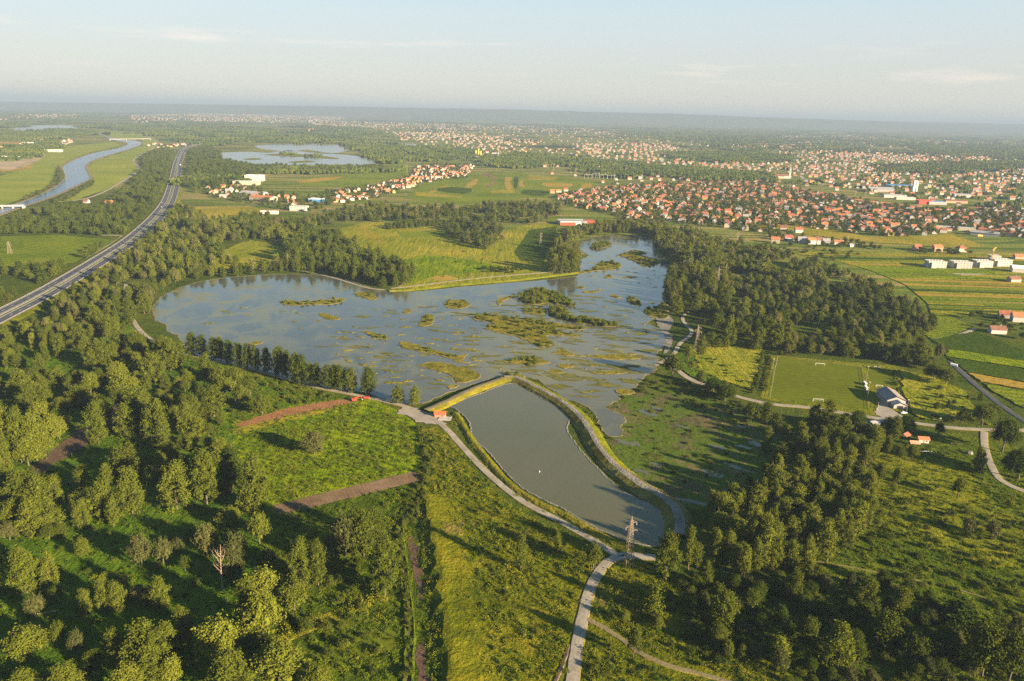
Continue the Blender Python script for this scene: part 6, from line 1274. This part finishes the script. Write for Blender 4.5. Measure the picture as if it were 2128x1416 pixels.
# small specks of reed and mud across the lake
rr = random.Random(9); V, F, off = [], [], 0
ZONES = [[(700,650),(1060,610),(1380,620),(1380,780),(1240,845),(1060,778),(900,800),(640,790)], [(640,690),(1000,690),(1000,780),(800,800)], [(1180,510),(1380,520),(1390,600),(1200,590)], [(330,650),(700,600),(700,690),(400,700)]]
for zi, (px_, n) in enumerate(zip(ZONES, (130, 50, 34, 16))):
    b = min(p[0] for p in px_), max(p[0] for p in px_), min(p[1] for p in px_), max(p[1] for p in px_); k = 0; tr = 0
    while k < n and tr < 4000:
        tr += 1; q = (rr.uniform(b[0], b[1]), rr.uniform(b[2], b[3])); p = G(*q)
        if not inside(q, px_) or not inside((p.x, p.y), lake_g): continue
        a = rr.uniform(-.5, .5); s = rr.uniform(.7, 2.6); el = rr.uniform(1, 3.2)
        v = ICO_V * NR.uniform(.6, 1.3, (len(ICO_V), 1)) * [s * el, s, .42]; v = np.stack([v[:, 0] * math.cos(a) - v[:, 1] * math.sin(a) + p.x, v[:, 0] * math.sin(a) + v[:, 1] * math.cos(a) + p.y, v[:, 2] + .25], 1)
        V.append(v); F.append(ICO_F + off); off += len(v); k += 1
tag(link('reed_tufts', np_mesh('reed_tufts', np.concatenate(V), np.concatenate(F), M['islet'])), 'scattered specks of reed and mud across the lake', 'reeds', None, 'stuff')
MUDP = [(1240,860),(1300,825),(1420,825),(1540,870),(1610,935),(1560,1020),(1440,1040),(1340,1000),(1270,930)]
k = 0
while k < 16:
    q = (rr.uniform(1240, 1600), rr.uniform(825, 1040))
    if not inside(q, MUDP): continue
    L_, W_, n_ = rr.uniform(9, 32), rr.uniform(2, 6), 16; px_ = [(q[0] + L_ * math.cos(6.283 * i / n_) * rr.uniform(.6, 1.2), q[1] + L_ * .25 * math.cos(6.283 * i / n_) + W_ * math.sin(6.283 * i / n_) * rr.uniform(.5, 1.3)) for i in range(n_)]
    sheet('puddle', px_, M['pond'], .30 + .004 * k, 2, .4, 'shallow grey puddle left on the mudflat'); k += 1
V, F, off, k, tr = [], [], 0, 0, 0
MATZ = [(640,700),(800,640),(1000,620),(1200,610),(1370,640),(1380,740),(1330,800),(1250,845),(1070,780),(930,810),(800,800),(680,760)]
while k < 290 and tr < 9000:
    tr += 1; q = (rr.uniform(640, 1380), rr.uniform(610, 845)); p = G(*q)
    if not inside(q, MATZ) or not inside((p.x, p.y), lake_g) or rr.random() > .25 + .75 * (q[0] - 640) / 740: continue
    L_ = rr.uniform(3, 13); W_ = L_ * rr.uniform(.12, .4); a = rr.uniform(-.45, .25); n_ = 13; z = .29 + .0005 * k
    pts = [(0, 0)] + [((L_ * math.cos(6.283 * i / n_)) * rr.uniform(.35, 1.25), (W_ * math.sin(6.283 * i / n_)) * rr.uniform(.3, 1.4)) for i in range(n_)]
    V.append(np.array([(p.x + x * math.cos(a) - y * math.sin(a), p.y + x * math.sin(a) + y * math.cos(a), z) for x, y in pts])); F.append(np.array([(0, i + 1, (i + 1) % n_ + 1) for i in range(n_)]) + off); off += n_ + 1; k += 1
tag(link('weed_mats', np_mesh('weed_mats', np.concatenate(V), np.concatenate(F), M['mat'])), 'thin olive mats of weed floating on the lake', 'water weed', None, 'stuff')
# rubble of the stony dyke
V, F, off = [], [], 0
for ln, w, n in ((smooth_line([G(*p) for p in [(1222,895),(1245,935),(1272,968),(1300,992),(1330,1014),(1372,1038),(1400,1062),(1412,1092),(1410,1120)]], 6), 13, 1500),):
    for _ in range(n):
        k = rr.randrange(len(ln) - 1); a, b = ln[k], ln[k + 1]; d = (b - a); d.normalize(); r = Vector((d.y, -d.x, 0)); o_ = rr.uniform(-.5, .5) * w; p = a.lerp(b, rr.random()) + r * (o_ + 1); s = rr.uniform(.10, .30); z = 2.2 * (1 - abs(o_) / (w * .62))
        v = ICO_V * NR.uniform(.6, 1.25, (len(ICO_V), 1)) * [s * 1.3, s, s * .8] + [p.x, p.y, max(.3, z)]; V.append(v); F.append(ICO_F + off); off += len(v)
tag(link('rubble', np_mesh('rubble', np.concatenate(V), np.concatenate(F), M['stone'])), 'loose pale rubble on the stony dyke bank', 'rubble', None, 'stuff')

# ------------------------------------------------------------------ the hazy air over the plain
hz = NT('haze'); pv = hz.n('VolumePrincipled', {'Color': HAZE_C + (1,), 'Density': HAZE_D, 'Anisotropy': 0.0}); hz.t.links.new(pv.outputs[0], hz.out.inputs[1]); hz.m.cycles.homogeneous_volume = True; hz.m.cycles.volume_sampling = 'DISTANCE'
tag(MB().box(-46000, 46000, -3000, 49000, -2.5, 345).build('haze', hz.m), 'pale summer haze over the plain', 'haze', None, 'stuff')
